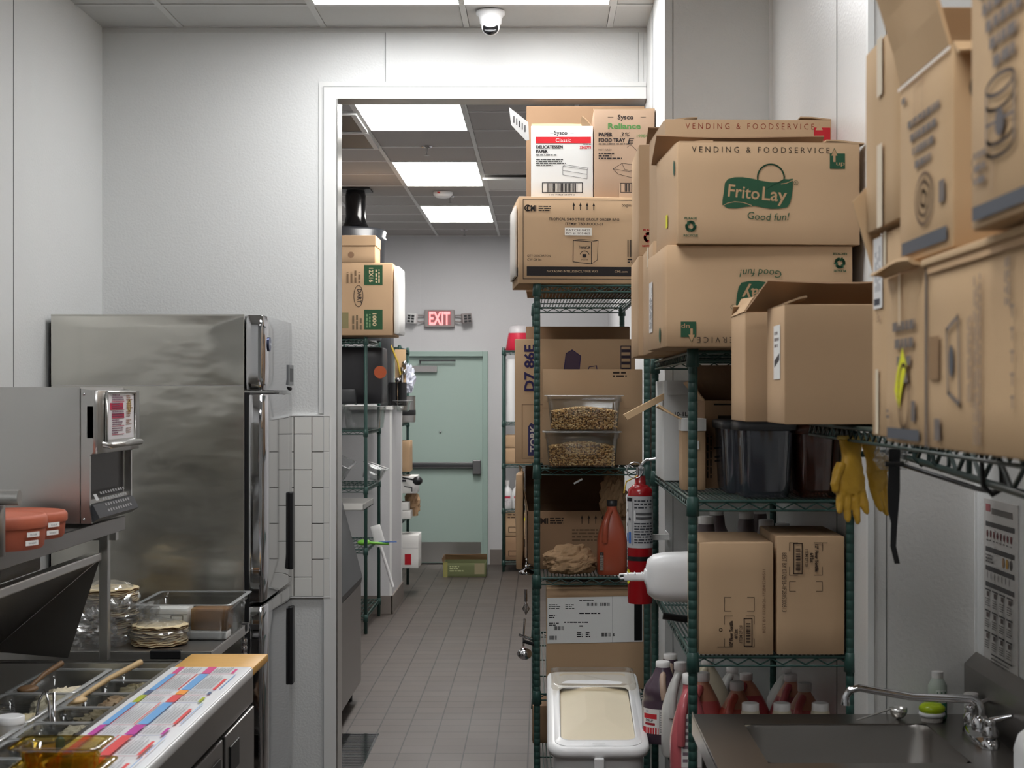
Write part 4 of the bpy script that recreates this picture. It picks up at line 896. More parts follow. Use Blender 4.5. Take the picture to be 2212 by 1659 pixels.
# top: carrier bag carton
y0 = 5.97; z0 = ML[4]+.003; x0 = P(1120, y0); w = .50; h = pz(424, y0)-z0; d = .40
tt = carton('bag_carton', 'long brown carton of order bags lying on top of the middle green rack', x0, y0, z0, w, d, h, math.radians(4.6), tape=None, dent=.003)
pr = Print(); K = (40, 36, 36); lw = .0022
pr.frame(.018, .018, w-.018, h-.012, lw, K); pr.rect(.032, .03, w-.02, .066, K); pr.text('PACKAGING INTELLIGENCE, YOUR WAY', .21, .044, w=.20, h=.0085, c=(196,170,138)); pr.text('CMI.com', .40, .044, w=.05, h=.0085, c=(196,170,138))
pr.text('CMI', .05, h-.056, w=.038, h=.022, c=K, bold=.05); pr.ring(.036, h-.045, .011, .004, K, 1, 5.3); pr.dashes(.078, h-.058, .13, h-.034, 3, K, 5, .8)
for k in range(4): u = .215+.026*k; pr.poly([(u-.005, h-.035), (u+.005, h-.035), (u, h-.022)], K); pr.line([(u, h-.05), (u, h-.035)], .003, K)
pr.text('TROPICAL SMOOTHIE GROUP ORDER BAG', .255, h-.092, w=.275, h=.0105, c=K, bold=.01); pr.text('ITEM#: TBD-FOOD-01', .255, h-.110, w=.145, h=.0105, c=K, bold=.01)
pr.rect(.180, h-.150, .285, h-.120, (222, 216, 206)); pr.text('BATCH 0425', .232, h-.133, w=.095, h=.008, c=(90,80,74)); pr.text('PO # 105465', .232, h-.146, w=.095, h=.008, c=(90,80,74))
bx, bz_ = .212, .085; pr.line([(bx, bz_), (bx+.001, bz_+.083), (bx+.072, bz_+.078), (bx+.072, bz_-.008)], .0026, K, True); pr.line([(bx+.072, bz_-.008), (bx+.095, bz_+.008), (bx+.098, bz_+.083), (bx+.072, bz_+.078)], .0018, K); pr.line([(bx+.001, bz_+.083), (bx+.026, bz_+.087), (bx+.098, bz_+.083)], .0018, K)
pr.text('TropicalCafe', bx+.045, bz_+.052, w=.045, h=.011, c=K, bold=.03); pr.ring(bx+.045, bz_+.024, .018, .0022, K, .3, 2.8); pr.rect(bx+.037, bz_+.018, bx+.052, bz_+.030, K); pr.text('SMOOTHIE', bx+.045, bz_+.006, w=.028, h=.005, c=K)
pr.bars(.425, .105, w-.01, .172, K, 16, True, 4); pr.dashes(.425, .08, w-.01, .10, 2, K, 6, .7)
pr.text('QTY: 200/CARTON', .034, .103, w=.09, h=.0095, c=K, al='l'); pr.text('CW: 24 lbs', .034, .088, w=.055, h=.0095, c=K, al='l'); pr.text('baginity', .43, h-.036, w=.055, h=.012, c=K)
pr.put(tt, on_front(w, d, h)); pr = Print(); 
for k in range(5): pr.rect(.1+.05*k, h-.06-.03*k, .14+.05*k, h-.03-.03*k, (200, 190, 178))
pr.rect(.03, .03, .37, .066, K); pr.put(tt, on_left(w, d, h))
MB().rbox(-.012, -.002, .05, d-.05, .03, h-.03, .004).build('peeling_side_label', mat('label_grey', (206, 200, 192), .5), tt)
# white paper carton
ya = 6.05; za = z0+h+.001; xa = P(1147, ya); w1 = P(1281, ya)-xa; h1 = pz(272, ya)-za; d1 = .30
tt = carton('paper_carton', 'white open carton of delicatessen paper with a red band on the middle rack', xa, ya, za, w1, d1, h1, m=CBW, open_=True)
flap(tt, 'back', w1, d1, h1, .062, 6, CBL, 0, .92); flap(tt, 'right', w1, d1, h1, .06, -42, CB, .1, .8); mb = MB(); prof(mb, [(px(a_, ya)-xa, pz(b_, ya)-za) for a_, b_ in ((1099, 229), (1141, 262), (1143, 300), (1136, 302), (1104, 268))][::-1], .02, .024); o = mb.build('printed_flap', mat('grey_white_card', (190, 188, 186), .7), tt); o['label'] = 'grey white printed flap sticking out'
pr = Print(); [pr.line([(px(1110+6*q, ya)-xa, pz(250+5*q, ya)-za), (px(1110+6*q, ya)-xa, pz(262+5*q, ya)-za)], .004, (60, 58, 60)) for q in range(5)]; pr.put(tt, lambda u, v, e: (u, .02-e, v), 'flap_lettering')
pr = Print(); rd = (206, 44, 52); K = (44, 42, 44)
pr.text('Sysco', w1*.48, h1-.034, w=.052, h=.016, c=(60,60,64), bold=.02); pr.line([(.075, h1-.028), (.088, h1-.028)], .0015, K); pr.line([(w1-.088, h1-.028), (w1-.076, h1-.028)], .0015, K)
pr.rect(.018, h1-.068, w1-.008, h1-.043, rd); pr.text('Classic', w1*.52, h1-.063, w=.06, h=.015, c=(236,232,230))
pr.text('DELICATESSEN', .02, h1-.088, w=.105, h=.012, c=K, bold=.04, al='l'); pr.text('PAPER', .02, h1-.105, w=.046, h=.012, c=K, bold=.04, al='l'); pr.dashes(.02, h1-.118, .1, h1-.11, 1, K, 3, 1)
pr.text('3345773', w1-.008, h1-.09, w=.044, h=.011, c=rd, bold=.03, al='r'); pr.dashes(w1-.04, h1-.075, w1-.008, h1-.069, 1, K, 4, 1)
pr.dashes(.02, h1-.158, .14, h1-.128, 4, K, 6, .5)
a = (.125, h1-.158); pr.line([a, (a[0]+.095, a[1]-.014), (a[0]+.095, a[1]-.050), (a[0], a[1]-.034)], .0013, K, True); pr.line([(a[0], a[1]-.017), (a[0]+.095, a[1]-.032)], .0013, K); pr.line([a, (a[0]+.012, a[1]+.005), (a[0]+.1, a[1]-.008), (a[0]+.095, a[1]-.014)], .0013, K)
pr.frame(.045, .024, w1-.042, .062, .003, K); pr.bars(.062, .026, w1-.058, .06, K, 26); pr.text('1 00 74865 65473 2', w1/2, .012, w=.10, h=.006, c=K)
pr.put(tt, on_front(w1, d1, h1)); pr = Print(); pr.dashes(.04, .05, .26, .2, 6, (90,90,95), 8, .5); pr.put(tt, on_left(w1, d1, h1))
# brown food tray carton
xb = P(1283, ya); w2 = P(1414, ya)-xb; h2 = pz(236, ya)-za; d2 = .3
tt = carton('tray_carton', 'brown carton of paper food trays with green lettering on the middle rack', xb, ya-.005, za, w2, d2, h2, m=mat('cardboard_greyish', (172, 144, 120), .85, nscale=5, namt=.06), open_=True)
flap(tt, 'back', w2, d2, h2, .03, -30, CB, .05, .9); flap(tt, 'front', w2, d2, h2, .10, -82, CB, .0, 1)
pr = Print(); K = (48, 42, 42); gn = (86, 132, 74)
pr.text('Sysco', w2*.52, h2-.04, w=.062, h=.018, c=K, bold=.02); pr.line([(.055, h2-.032), (.075, h2-.032)], .0015, K); pr.line([(w2-.055, h2-.032), (w2-.035, h2-.032)], .0015, K)
pr.text('Reliance', w2*.5, h2-.077, w=.128, h=.022, c=gn, bold=.03); pr.text('PAPER', .018, h2-.107, w=.055, h=.015, c=K, bold=.04, al='l'); pr.text('FOOD TRAY', .018, h2-.129, w=.105, h=.015, c=K, bold=.04, al='l'); pr.dashes(.018, h2-.141, .14, h2-.133, 1, K, 3, 1)
pr.text('1998451', w2-.012, h2-.112, w=.058, h=.013, c=gn, al='r'); pr.text('3%', .12, h2-.108, w=.035, h=.017, c=K, shear=.3); pr.text('E', .142, h2-.135, w=.02, h=.022, c=K, shear=.3)
pr.line([(.13, h2-.15), (.145, h2-.14), (.16, h2-.155), (.175, h2-.17), (.165, h2-.18), (.18, h2-.185), (.155, h2-.21)], .0015, K)
pr.text('NOT FLASH', .018, h2-.163, w=.05, h=.007, c=K, al='l'); pr.dashes(.018, h2-.198, .11, h2-.17, 3, K, 7, .5)
q = .075, h2-.235; pr.line([(q[0], q[1]), (q[0]+.035, q[1]+.022), (q[0]+.12, q[1]+.012), (q[0]+.1, q[1]-.012), (q[0]+.085, q[1]-.038), (q[0]+.02, q[1]-.02), (q[0], q[1])], .0015, K); pr.line([(q[0]+.035, q[1]+.022), (q[0]+.045, q[1]-.002), (q[0]+.1, q[1]-.012)], .0013, K); pr.line([(q[0], q[1]), (q[0]+.08, q[1]-.013), (q[0]+.12, q[1]+.012)], .0013, K)
pr.rect(w2-.14, 0, w2-.02, .058, (182, 156, 132)); pr.frame(w2-.133, .024, w2-.02, .06, .0025, K); pr.bars(w2-.12, .026, w2-.03, .058, K, 16)
pr.put(tt, on_front(w2, d2, h2))
# tall box behind these
carton('tall_carton', 'tall brown carton with dark tape behind the delicatessen paper carton', P(1137, 6.55), 6.5, z0, .50, .4, pz(229, 6.5)-z0, m=CBD, tape='x')
# third level: tissue carton, plain box, seed boxes
yt = 6.32; z3 = ML[3]+.003; xt = P(1112, yt); w3 = P(1372, yt)-xt; h3 = pz(732, yt)-z3
tt = carton('tissue_carton', 'large brown carton with purple D7 86E print sticking out left of the rack post', xt, yt, z3, w3, .45, h3, tape=None); K = (52, 44, 84)
pr = Print(); pr.text('D7 86E', .080, h3*.58, w=.19, h=.042, c=K, bold=.03, rot=PI/2, al='l'); pr.frame(.03, .02, .14, h3*.47, .002, (110, 84, 66))
pr.poly([(.055, .03), (.10, .03), (.10, .165), (.085, .155), (.066, .165), (.055, .15)], (60, 56, 92)); pr.text('TORK', .088, .045, w=.11, h=.026, c=(206, 196, 186), bold=.03, rot=PI/2, al='l')
pr.poly([(.20, h3-.14), (.21, h3-.06), (.235, h3-.045), (.27, h3-.07), (.262, h3-.15), (.22, h3-.16)], (84, 68, 84)); pr.line([(.20, h3-.14), (.21, h3-.06), (.235, h3-.045), (.27, h3-.07), (.262, h3-.15)], .003, K)
pr.line([(.29, h3-.16), (.305, h3-.115), (.335, h3-.11), (.34, h3-.16)], .003, K); pr.frame(.435, h3-.19, .475, h3-.03, .003, (50,44,60))
for k in range(6): pr.rect(.437, h3-.18+k*.025, .473, h3-.168+k*.025, (60,50,60))
pr.put(tt, on_front(0,0,0))
carton('parcel_box', 'dark brown box lying behind and above the tissue carton under the top shelf', P(1136, 6.85), 6.82, z3, .46, .3, pz(705, 6.82)-z3, m=CBD, tape=None)
yp = 6.13; xp = P(1172, yp); w4 = P(1388, yp)-xp; h4 = pz(797, yp)-z3
tt = carton('plain_carton', 'plain brown carton directly behind the two clear tubs of seeds', xp, yp, z3, w4, .17, h4, tape=None); pr = Print(); pr.dashes(.28, h4-.035, .335, h4-.008, 2, (60,48,40), 5, .8); pr.line([(0, h4-.155), (w4, h4-.155)], .001, (150, 118, 90)); pr.put(tt, on_front(0,0,0))
def grains(label, x, y, z, w, d, h, seed):
    r = random.Random(seed); mb = MB(); c1, c2 = .0065, .0036
    def grain(p):
        a = r.uniform(0, 2*PI); b = r.uniform(-.5, .5); M = Matrix.Translation(p) @ Matrix.Rotation(a, 4, 'Z') @ Matrix.Rotation(b, 4, 'Y')
        rings = [[M @ Vector((xx, rr*math.cos(q*PI/2.5), rr*math.sin(q*PI/2.5))) for q in range(5)] for xx, rr in ((-c1*.95, .001), (-c1*.5, c2*.85), (0, c2), (c1*.5, c2*.85), (c1*.95, .001))]
        mb.loft(rings, r.choice((0, 0, 1, 2)))
    nx, nz = int(w/.0082), int(h/.0062)
    def top(xx): return h*(.82+.18*math.sin(PI*xx/w))
    for i in range(nx):
        for j in range(nz):
            px_ = (i+.5)*w/nx+r.uniform(-.003, .003); pz_ = .006+j*.0062+r.uniform(-.002, .002)
            if pz_ < top(px_)-.004: grain(Vector((px_, .006+r.uniform(0, .003), pz_)))
        for j in range(int(d/.010)): px_ = (i+.5)*w/nx+r.uniform(-.004, .004); grain(Vector((px_, (j+.7)*.010, top(px_)-.003+r.uniform(-.003, .003))))
    mb2 = MB(); prof_ = [(0, 0), (w, 0)]+[(w*(1-k/8), top(w*(1-k/8))-.008) for k in range(9)]; prof(mb, [(a_, b_) for a_, b_ in prof_], .008, d, 3)
    o = mb.build('seed_fill', [mat('seed_gold', (222, 178, 112), .5), mat('seed_pale', (240, 206, 150), .5), mat('seed_brown', (176, 128, 74), .5), mat('seed_shadow', (112, 80, 48), .8)], loc=(x, y, z), merge=False)
    o['kind'] = 'stuff'; return tag(o, label, 'seeds')
yc = 5.93; xc = P(1180, yc); wc = P(1334, yc)-xc
hc = .138
for i, nm in enumerate(('lower', 'upper')):
    zz = ML[3]+.003+i*(hc+.002); xx = xc+(.008 if i else 0)-.006
    food_pan('clear_seed_tub', 'clear plastic tub filled with golden seeds, %s of two stacked tubs' % nm, xx, yc, zz, wc+.014, .17, hc, CLEAR, 'food container', .016, rim=.009)
    grains('golden seeds heaped inside the %s clear tub' % nm, xx+.018, yc+.019, zz+.004, wc+.014-.036, .13, .088 if i else .092, i)
# second level
z2 = ML[2]+.003; yq = 6.25; xq = P(1140, yq)
tt = carton('open_carton', 'open brown carton with wide flaps behind the paper bag on the middle rack', xq, yq, z2, .40, .42, .235, m=CBD, open_=True, rz=math.radians(2))
flap(tt, 'left', .40, .42, .235, .17, 8, CB, 0, 1); flap(tt, 'back', .40, .42, .235, .17, -12, CBD, 0, 1); flap(tt, 'right', .4, .42, .235, .14, -30, CBD)
pr = Print(); K = (60, 50, 44); pr.text('CMI', .055, .185, w=.055, h=.022, c=K, bold=.05); pr.dashes(.09, .182, .15, .21, 3, K, 5, .8)
for k in range(4): u = .22+.028*k; pr.poly([(u-.005, .205), (u+.005, .205), (u, .218)], K); pr.line([(u, .185), (u, .205)], .003, K)
pr.dashes(.18, .11, .36, .165, 4, (110, 88, 68), 7, .8); pr.put(tt, on_front(0,0,0))
mb = MB(); crumple(mb, (0, 0, 0), 1, (.105, .09, .062), 2.7, 60, 38, .26, 0, 1.9); o = mb.build('paper_bag', KRAFT, loc=(P(1233, 6.08), 6.12, z2+.050)); tag(o, 'crumpled brown paper bag lying on the middle rack beside the orange jug', 'bag')
mb = MB(); crumple(mb, (0, 0, 0), 1, (.05, .05, .11), 5.2, 30, 20, .4, 0, 3); o = mb.build('paper_bag', KRAFT, loc=(P(1322, 6.35), 6.25, z2+.29)); tag(o, 'crumpled kraft bag standing behind the orange sauce jug', 'bag')
o = MB().rbox(0, .1, 0, .08, 0, .2, .006, 4, 0, .004, 8).build('bag_stand_box', CBD, loc=(P(1322, 6.35)-.05, 6.21, z2)); tag(o, 'narrow brown box behind the orange sauce jug, under the kraft bag', 'box')
# jugs -------------------------------------------------
def jug(name, label, x, y, z, r, h, m, cap=WCAP, rz=0, style='slope', handle=True, labelc=None, upper=None, sy=.82):
    t = thing(name, label, 'jug', (x, y, z), rz); e = 3.4; q = r*sy
    cr = .0235
    if style == 'slope': rings = [(0, r*.9, q*.9, e, 0, 0), (.008, r, q, e, 0, 0), (h*.44, r, q, e, 0, 0), (h*.50, r*.97, q*.97, e, 0, 0), (h*.62, r*.82, q*.84, 3, 0, 0), (h*.75, r*.60, q*.66, 2.6, 0, 0), (h*.86, r*.36, q*.42, 2.2, 0, 0), (h*.90, .019, .019, 2, 0, 0), (h*.93, .018, .018, 2, 0, 0)]; cr = .0205
    else: rings = [(0, r*.92, r*.92, 2, 0, 0), (.01, r, r, 2, 0, 0), (h*.50, r, r, 2, 0, 0), (h*.56, r*.94, r*.94, 2, 0, 0), (h*.58, r*.98, r*.98, 2.2, 0, 0), (h*.70, r*.86, r*.86, 2.1, 0, 0), (h*.82, r*.52, r*.52, 2, 0, 0), (h*.90, .026, .026, 2, 0, 0), (h*.93, .024, .024, 2, 0, 0)]
    if upper:
        k = next(q for q, r_ in enumerate(rings) if r_[0] >= h*.74); MB().sup(rings[:k+1], 32, cap1=False).build('jug_body', m, t); MB().sup(rings[k:], 32, cap0=False).build('jug_neck', upper, t)
    else: MB().sup(rings, 32).build('jug_body', m, t)
    MB().lathe([(cr*.98, h*.918), (cr, h*.925), (cr, h*.995), (cr*.88, h)], n=24).build('cap', cap, t)
    if handle:
        mb = MB()
        if style == 'slope': mb.tube([(-r*.10, -q*.25, h*.86), (-r*.30, -q*.72, h*.81), (-r*.46, -q*.98, h*.68), (-r*.50, -q*1.04, h*.54), (-r*.50, -q*.95, h*.44)], .012, 10)
        else: mb.tube([(0, -.018, h*.86), (-.004, -r*.62, h*.80), (-.004, -r*.92, h*.68), (0, -r*.98, h*.56)], .011, 10)
        mb.build('handle', m if style == 'slope' else mat('pale_handle', (176, 150, 132), .4), t)
    return t
zz = z2; Yo = 6.08; t = jug('sauce_jug', 'orange red sauce jug with black cap standing on the middle rack by the extinguisher', P(1322, Yo), Yo, z2, .059, pz(1080, Yo)-z2, ORNG, BLACK)
pr = Print(); pr.rect(-.05, .02, -.035, .09, (60, 50, 48)); pr.dashes(-.05, .02, -.035, .09, 4, (190,180,170), 3, .8, True); pr.put(t, lambda u, v, e: (u, -.047-e, v))
# level one: big box with shipping label
z1_ = ML[1]+.003; yl = 6.06; xl = P(1180, yl); w5 = P(1392, yl)-xl; h5 = pz(1272, yl)-z1_
tt = carton('shipping_carton', 'brown carton with a large white shipping label on the middle rack', xl, yl, z1_, w5, .42, h5, tape='x')
pr = Print(); K = (40, 40, 42); L0, L1, B0, B1 = .004, w5-.006, h5-.215, h5-.035; sh = .008
def sk(u, v): return (u, v+(u-.0)*.02)
pr.poly([sk(L0, B0), sk(L1, B0), sk(L1, B1), sk(L0, B1)], (228, 228, 226)); pr.poly([sk(L1-.034, B0+.005), sk(L1-.003, B0+.005), sk(L1-.003, B1), sk(L1-.034, B1)], (16, 16, 18)); pr.line([sk(L1-.12, B0), sk(L1-.12, B1)], .001, (150,150,150))
for u, v, a, b, n in ((.01, B1-.05, .06, B1-.028, 3), (.075, B1-.05, .115, B1-.028, 3), (.13, B1-.018, .21, B1-.012, 1), (.01, B1-.085, .04, B1-.07, 2), (.01, B1-.115, .05, B1-.10, 2), (.13, B1-.07, .25, B1-.06, 1), (.07, B1-.105, .2, B1-.095, 1), (.12, B0+.02, .15, B0+.045, 3), (.155, B0+.02, .18, B0+.045, 3), (.13, B0+.06, .15, B0+.07, 1)): pr.dashes(u, v+.004, a, b+.004, n, K, n+int(u*99), .6)
for u, v, a, b in ((.16, B1-.035, .2, B1-.022), (.21, B1-.035, .25, B1-.022), (.03, B0+.05, .07, B0+.065), (.012, B0+.012, .042, B0+.028), (.215, B0+.025, .255, B0+.04)): pr.bars(u, v+.003, a, b+.003, K, 12)
pr.text('5', .265, B0+.03, h=.01, c=K, bold=.05); pr.put(tt, on_front(0,0,0), 'shipping_label', .0015)
# fold marks + items below
o = carton('parcel_box', 'low brown box on the bottom shelf of the middle rack, partly behind the post', P(1150, 6.6), 6.6, ML[0]+.003, .36, .3, .16, m=CBD, tape=None)
# utensils hanging on the left side of the rack
def hook_utensils():
    xh = MX-.05
    t = thing('ladle', 'steel ladle hooked on the left side of the middle rack', 'utensil', (xh, 6.16, .78)); MB().tube([(0, 0, .02), (-.004, 0, -.05), (-.004, 0, -.09)], .004, 8).build('handle', CHROME, t); MB().sphere((-.0, 0, -.12), .030, 18, 10, 0, (1, 1, .8)).build('bowl', CHROME, t)
    t = thing('tongs', 'steel tongs with dark grip poking out left of the middle rack', 'utensil', (xh+.03, 6.05, .735)); MB().tube([(0, 0, 0), (-.05, -.01, .02)], .006, 8).build('tong_arm', CHROME, t); MB().tube([(.01, 0, -.02), (-.035, -.01, -.005)], .007, 8).build('grip', BLACK, t)
    t = thing('wire_whisk', 'small wire whisk hanging beside the ladle on the middle rack', 'utensil', (xh+.004, 6.3, .86)); 
    for k in range(5): a = PI*k/5; MB().tube([(0, 0, -.01), (.014*math.cos(a), .014*math.sin(a), -.04), (0, 0, -.065), (-.014*math.cos(a), -.014*math.sin(a), -.04), (0, 0, -.01)], .0018, 6).build('wire_loop', CHROME, t)
    MB().cyl((0, 0, -.01), (0, 0, .04), .006, 10).build('handle', CHROME, t)
    for i, (y, z) in enumerate(((6.2, 1.0), (6.4, .95))): o = MB().lathe([(.03, 0), (.034, .012), (.01, .02), (.006, .04)], n=16).build('measuring_cup', CHROME, loc=(xh+.006, y, z)); tag(o, 'little steel measuring cup hung on the middle rack, %s' % ('nearer' if i == 0 else 'farther behind'), 'utensil')
hook_utensils()
o = MB(); o.rbox(0, .03, 0, .3, 0, .38, .012, 5, 0, .01, 3); o = o.build('folded_sack', KRAFT, loc=(MX-.085, 6.12, 1.0)); tag(o, 'folded kraft sack squeezed along the left side of the middle rack', 'bag')
# fire extinguisher on the wall
Yx = 5.40; xe_ = P(1383, Yx); zb = pz(1302, Yx); zt_ = pz(1046, Yx); er = P(1411, Yx)-xe_; hh = zt_-zb
t = thing('fire_extinguisher', 'red fire extinguisher hanging on the wall stub between the two racks', 'fire extinguisher', (xe_, Yx, zb))
MB().lathe([(er*.93, 0), (er*.97, .006), (er*.97, hh-.04), (er*.93, hh-.018), (er*.6, hh-.004), (.02, hh), (.018, hh+.03)], n=36).build('cylinder', RED, t)
MB().lathe([(er*.985, hh-.22), (er*.985, hh-.04)], n=36, cap0=False, cap1=False).build('instruction_label', mat('label_silver', (188, 188, 190), .4), t)
pr = Print(); K = (70, 72, 78)
pr.rect(-.085, hh-.058, -.035, hh-.045, (30,30,34)); pr.line([(-.03, hh-.21), (-.03, hh-.045)], .002, K); pr.dashes(-.024, hh-.085, .055, hh-.05, 3, K, 4, .8); pr.frame(-.024, hh-.125, .05, hh-.09, .003, (232,232,232)); pr.rect(-.018, hh-.105, .044, hh-.097, (90,90,92)); pr.rect(-.018, hh-.12, .044, hh-.112, (90,90,92)); pr.dashes(-.024, hh-.205, .055, hh-.13, 8, K, 8, .9)
pr.rect(-.075, hh-.2, -.055, hh-.17, (70, 110, 180)); pr.rect(-.05, hh-.205, -.038, hh-.165, (70, 110, 180)); pr.disc(-.06, hh-.09, .006, K); pr.disc(-.045, hh-.12, .006, K); pr.disc(-.068, hh-.14, .006, K)
pr.disc(-.055, hh-.32, .015, (210, 200, 40), .026); pr.rect(-.062, hh-.33, -.045, hh-.315, (40,36,30)); pr.disc(-.038, hh-.318, .010, (210,200,40), .014)
pr.put(t, lambda u, v, e: ((er*.987+e)*math.sin(u/er), -(er*.987+e)*math.cos(u/er), v))
MB().lathe([(er*.995, hh-.265), (er*.995, hh-.25)], n=36, cap0=False, cap1=False).build('black_strap', BLACK, t)
mb = MB(); mb.cyl((0, 0, hh+.02), (0, 0, hh+.06), .015, 16); mb.box(-.006, .006, -.06, .03, hh+.05, hh+.056); mb.build('valve', CHROME, t)
mb = MB(); mb.box(-.004, .03, -.012, .012, hh+.06, hh+.066, 0, Matrix.Rotation(-.5, 4, 'Y')); mb.tube([(-.01, 0, hh+.05), (.02, -.01, hh+.085), (.06, -.01, hh+.09)], .006, 8); mb.build('lever', CHROME, t)
MB().tube([(-.02+.028*math.cos(a), -.02, hh+.05+.028*math.sin(a)) for a in [2*PI*k/16 for k in range(16)]], .002, 6, 0, True).build('safety_ring', CHROME, t)
MB().tube([(-.01, -.01, hh+.03), (-.05, -.02, hh+.01), (-.058, -.02, hh-.03)], .003, 6).build('yellow_tag_cord', mat('yellow_hose', (190, 160, 60)), t)
MB().box(-.03, SX-xe_+.004, er+.002, er+.012, hh-.2, hh-.18).box(SX-xe_+.001, SX-xe_+.004, er, 5.615-Yx, hh-.2, hh-.18).build('wall_bracket', TRIM, t)

# flour bin ---------------------------------------------
bx = px(1190, 4.92); bw2 = px(1396, 4.92)-bx; by_ = 4.88; bl_ = .74; zf = pz(1612, 4.90); zk = pz(1452, 5.60)
t = thing('ingredient_bin', 'white wheeled ingredient bin with a clear sliding lid in front of the middle rack', 'bin', (bx, by_, 0)); ww = bw2
def rr(ix, y0, y1, z, r, n=6, zf_=None):
    out = []; x0, x1 = ix, ww-ix
    for cx, cy, a0 in ((x1-r, y1-r, 0), (x0+r, y1-r, PI/2), (x0+r, y0+r, PI), (x1-r, y0+r, 1.5*PI)):
        for q in range(n+1): a = a0+PI/2*q/n; X, Y_ = cx+r*math.cos(a), cy+r*math.sin(a); out.append((X, Y_, z(Y_) if callable(z) else z))
    return out
sl = lambda y: zf+(zk-zf)*min(1, max(0, (y-.0)/.56))
mb = MB(); mb.loft([rr(.03, .05, bl_-.03, .12, .05), rr(.012, .02, bl_-.01, .3, .05), rr(.008, .012, bl_, lambda y: sl(y)-.03, .05)], cap1=False); mb.build('bin_body', WPL, t)
o = MB(); rim = [rr(.006, .010, bl_, lambda y: sl(y)-.035, .05), rr(-.008, -.006, bl_+.01, lambda y: sl(y)-.033, .06), rr(-.012, -.010, bl_+.012, lambda y: sl(y)-.018, .06), rr(-.006, -.004, bl_+.008, lambda y: sl(y)-.004, .055), rr(.012, .016, bl_-.01, lambda y: sl(y)-.002, .045)]; o.loft(rim, cap0=False, cap1=False); o.build('rolled_rim', WPL, t)
mb = MB(); ins = [rr(.012, .016, bl_-.01, lambda y: sl(y)-.001, .045), rr(.028, .034, .53, lambda y: sl(y)+.006, .04), rr(.030, .045, .50, lambda y: sl(y)+.006, .035), rr(.033, .048, .497, lambda y: sl(y)-.000, .033)]; mb.loft(ins, cap0=False, cap1=False); mb.build('front_lid', WPL, t)
mb = MB(); mb.loft([rr(.0335, .049, .70, lambda y: sl(y)+.0005, .033), rr(.12, .2, .5, lambda y: sl(y)+.001, .03)], cap0=False); mb.build('cream_window', mat('cream_panel', (226, 214, 188), .35, nscale=9, namt=.05), t)
mb = MB(); mb.loft([rr(.004, .46, bl_+.002, lambda y: sl(y)+.002, .03), rr(.004, .46, bl_+.002, lambda y: sl(y)+.014, .03), rr(.02, .475, bl_-.02, lambda y: sl(y)+.018, .025), rr(.035, .49, bl_-.04, lambda y: sl(y)+.008, .02)], cap0=False); mb.build('clear_slide_lid', glassy('lid_plastic', (242, 238, 230), .05, .15, .05), t)
mb = MB(); mb.box(ww/2-.016, ww/2+.016, -.022, -.004, .3, zf-.03); mb.build('front_rib', WPL, t, bevel=.004)
pr = Print(); pr.rect(-.02, 0, .02, .003, (150,150,150)); pr.line([(-.05, -.016), (-.045, -.008), (.045, -.008), (.05, -.016)], .0012, (180,180,180)); pr.put(t, lambda u, v, e: (ww/2+u, .02+v*.5, sl(.02+v*.5)+.004+e), 'embossed_mark')
for a in (.06, ww-.06):
    for b in (.1, bl_-.1): c_ = MB().cyl((a-.012, b, .045), (a+.012, b, .045), .045, 20).build('caster_wheel', DGREY, t); MB().box(a-.018, a+.018, b-.02, b+.02, .085, .125).build('caster_fork', SSTD, c_)
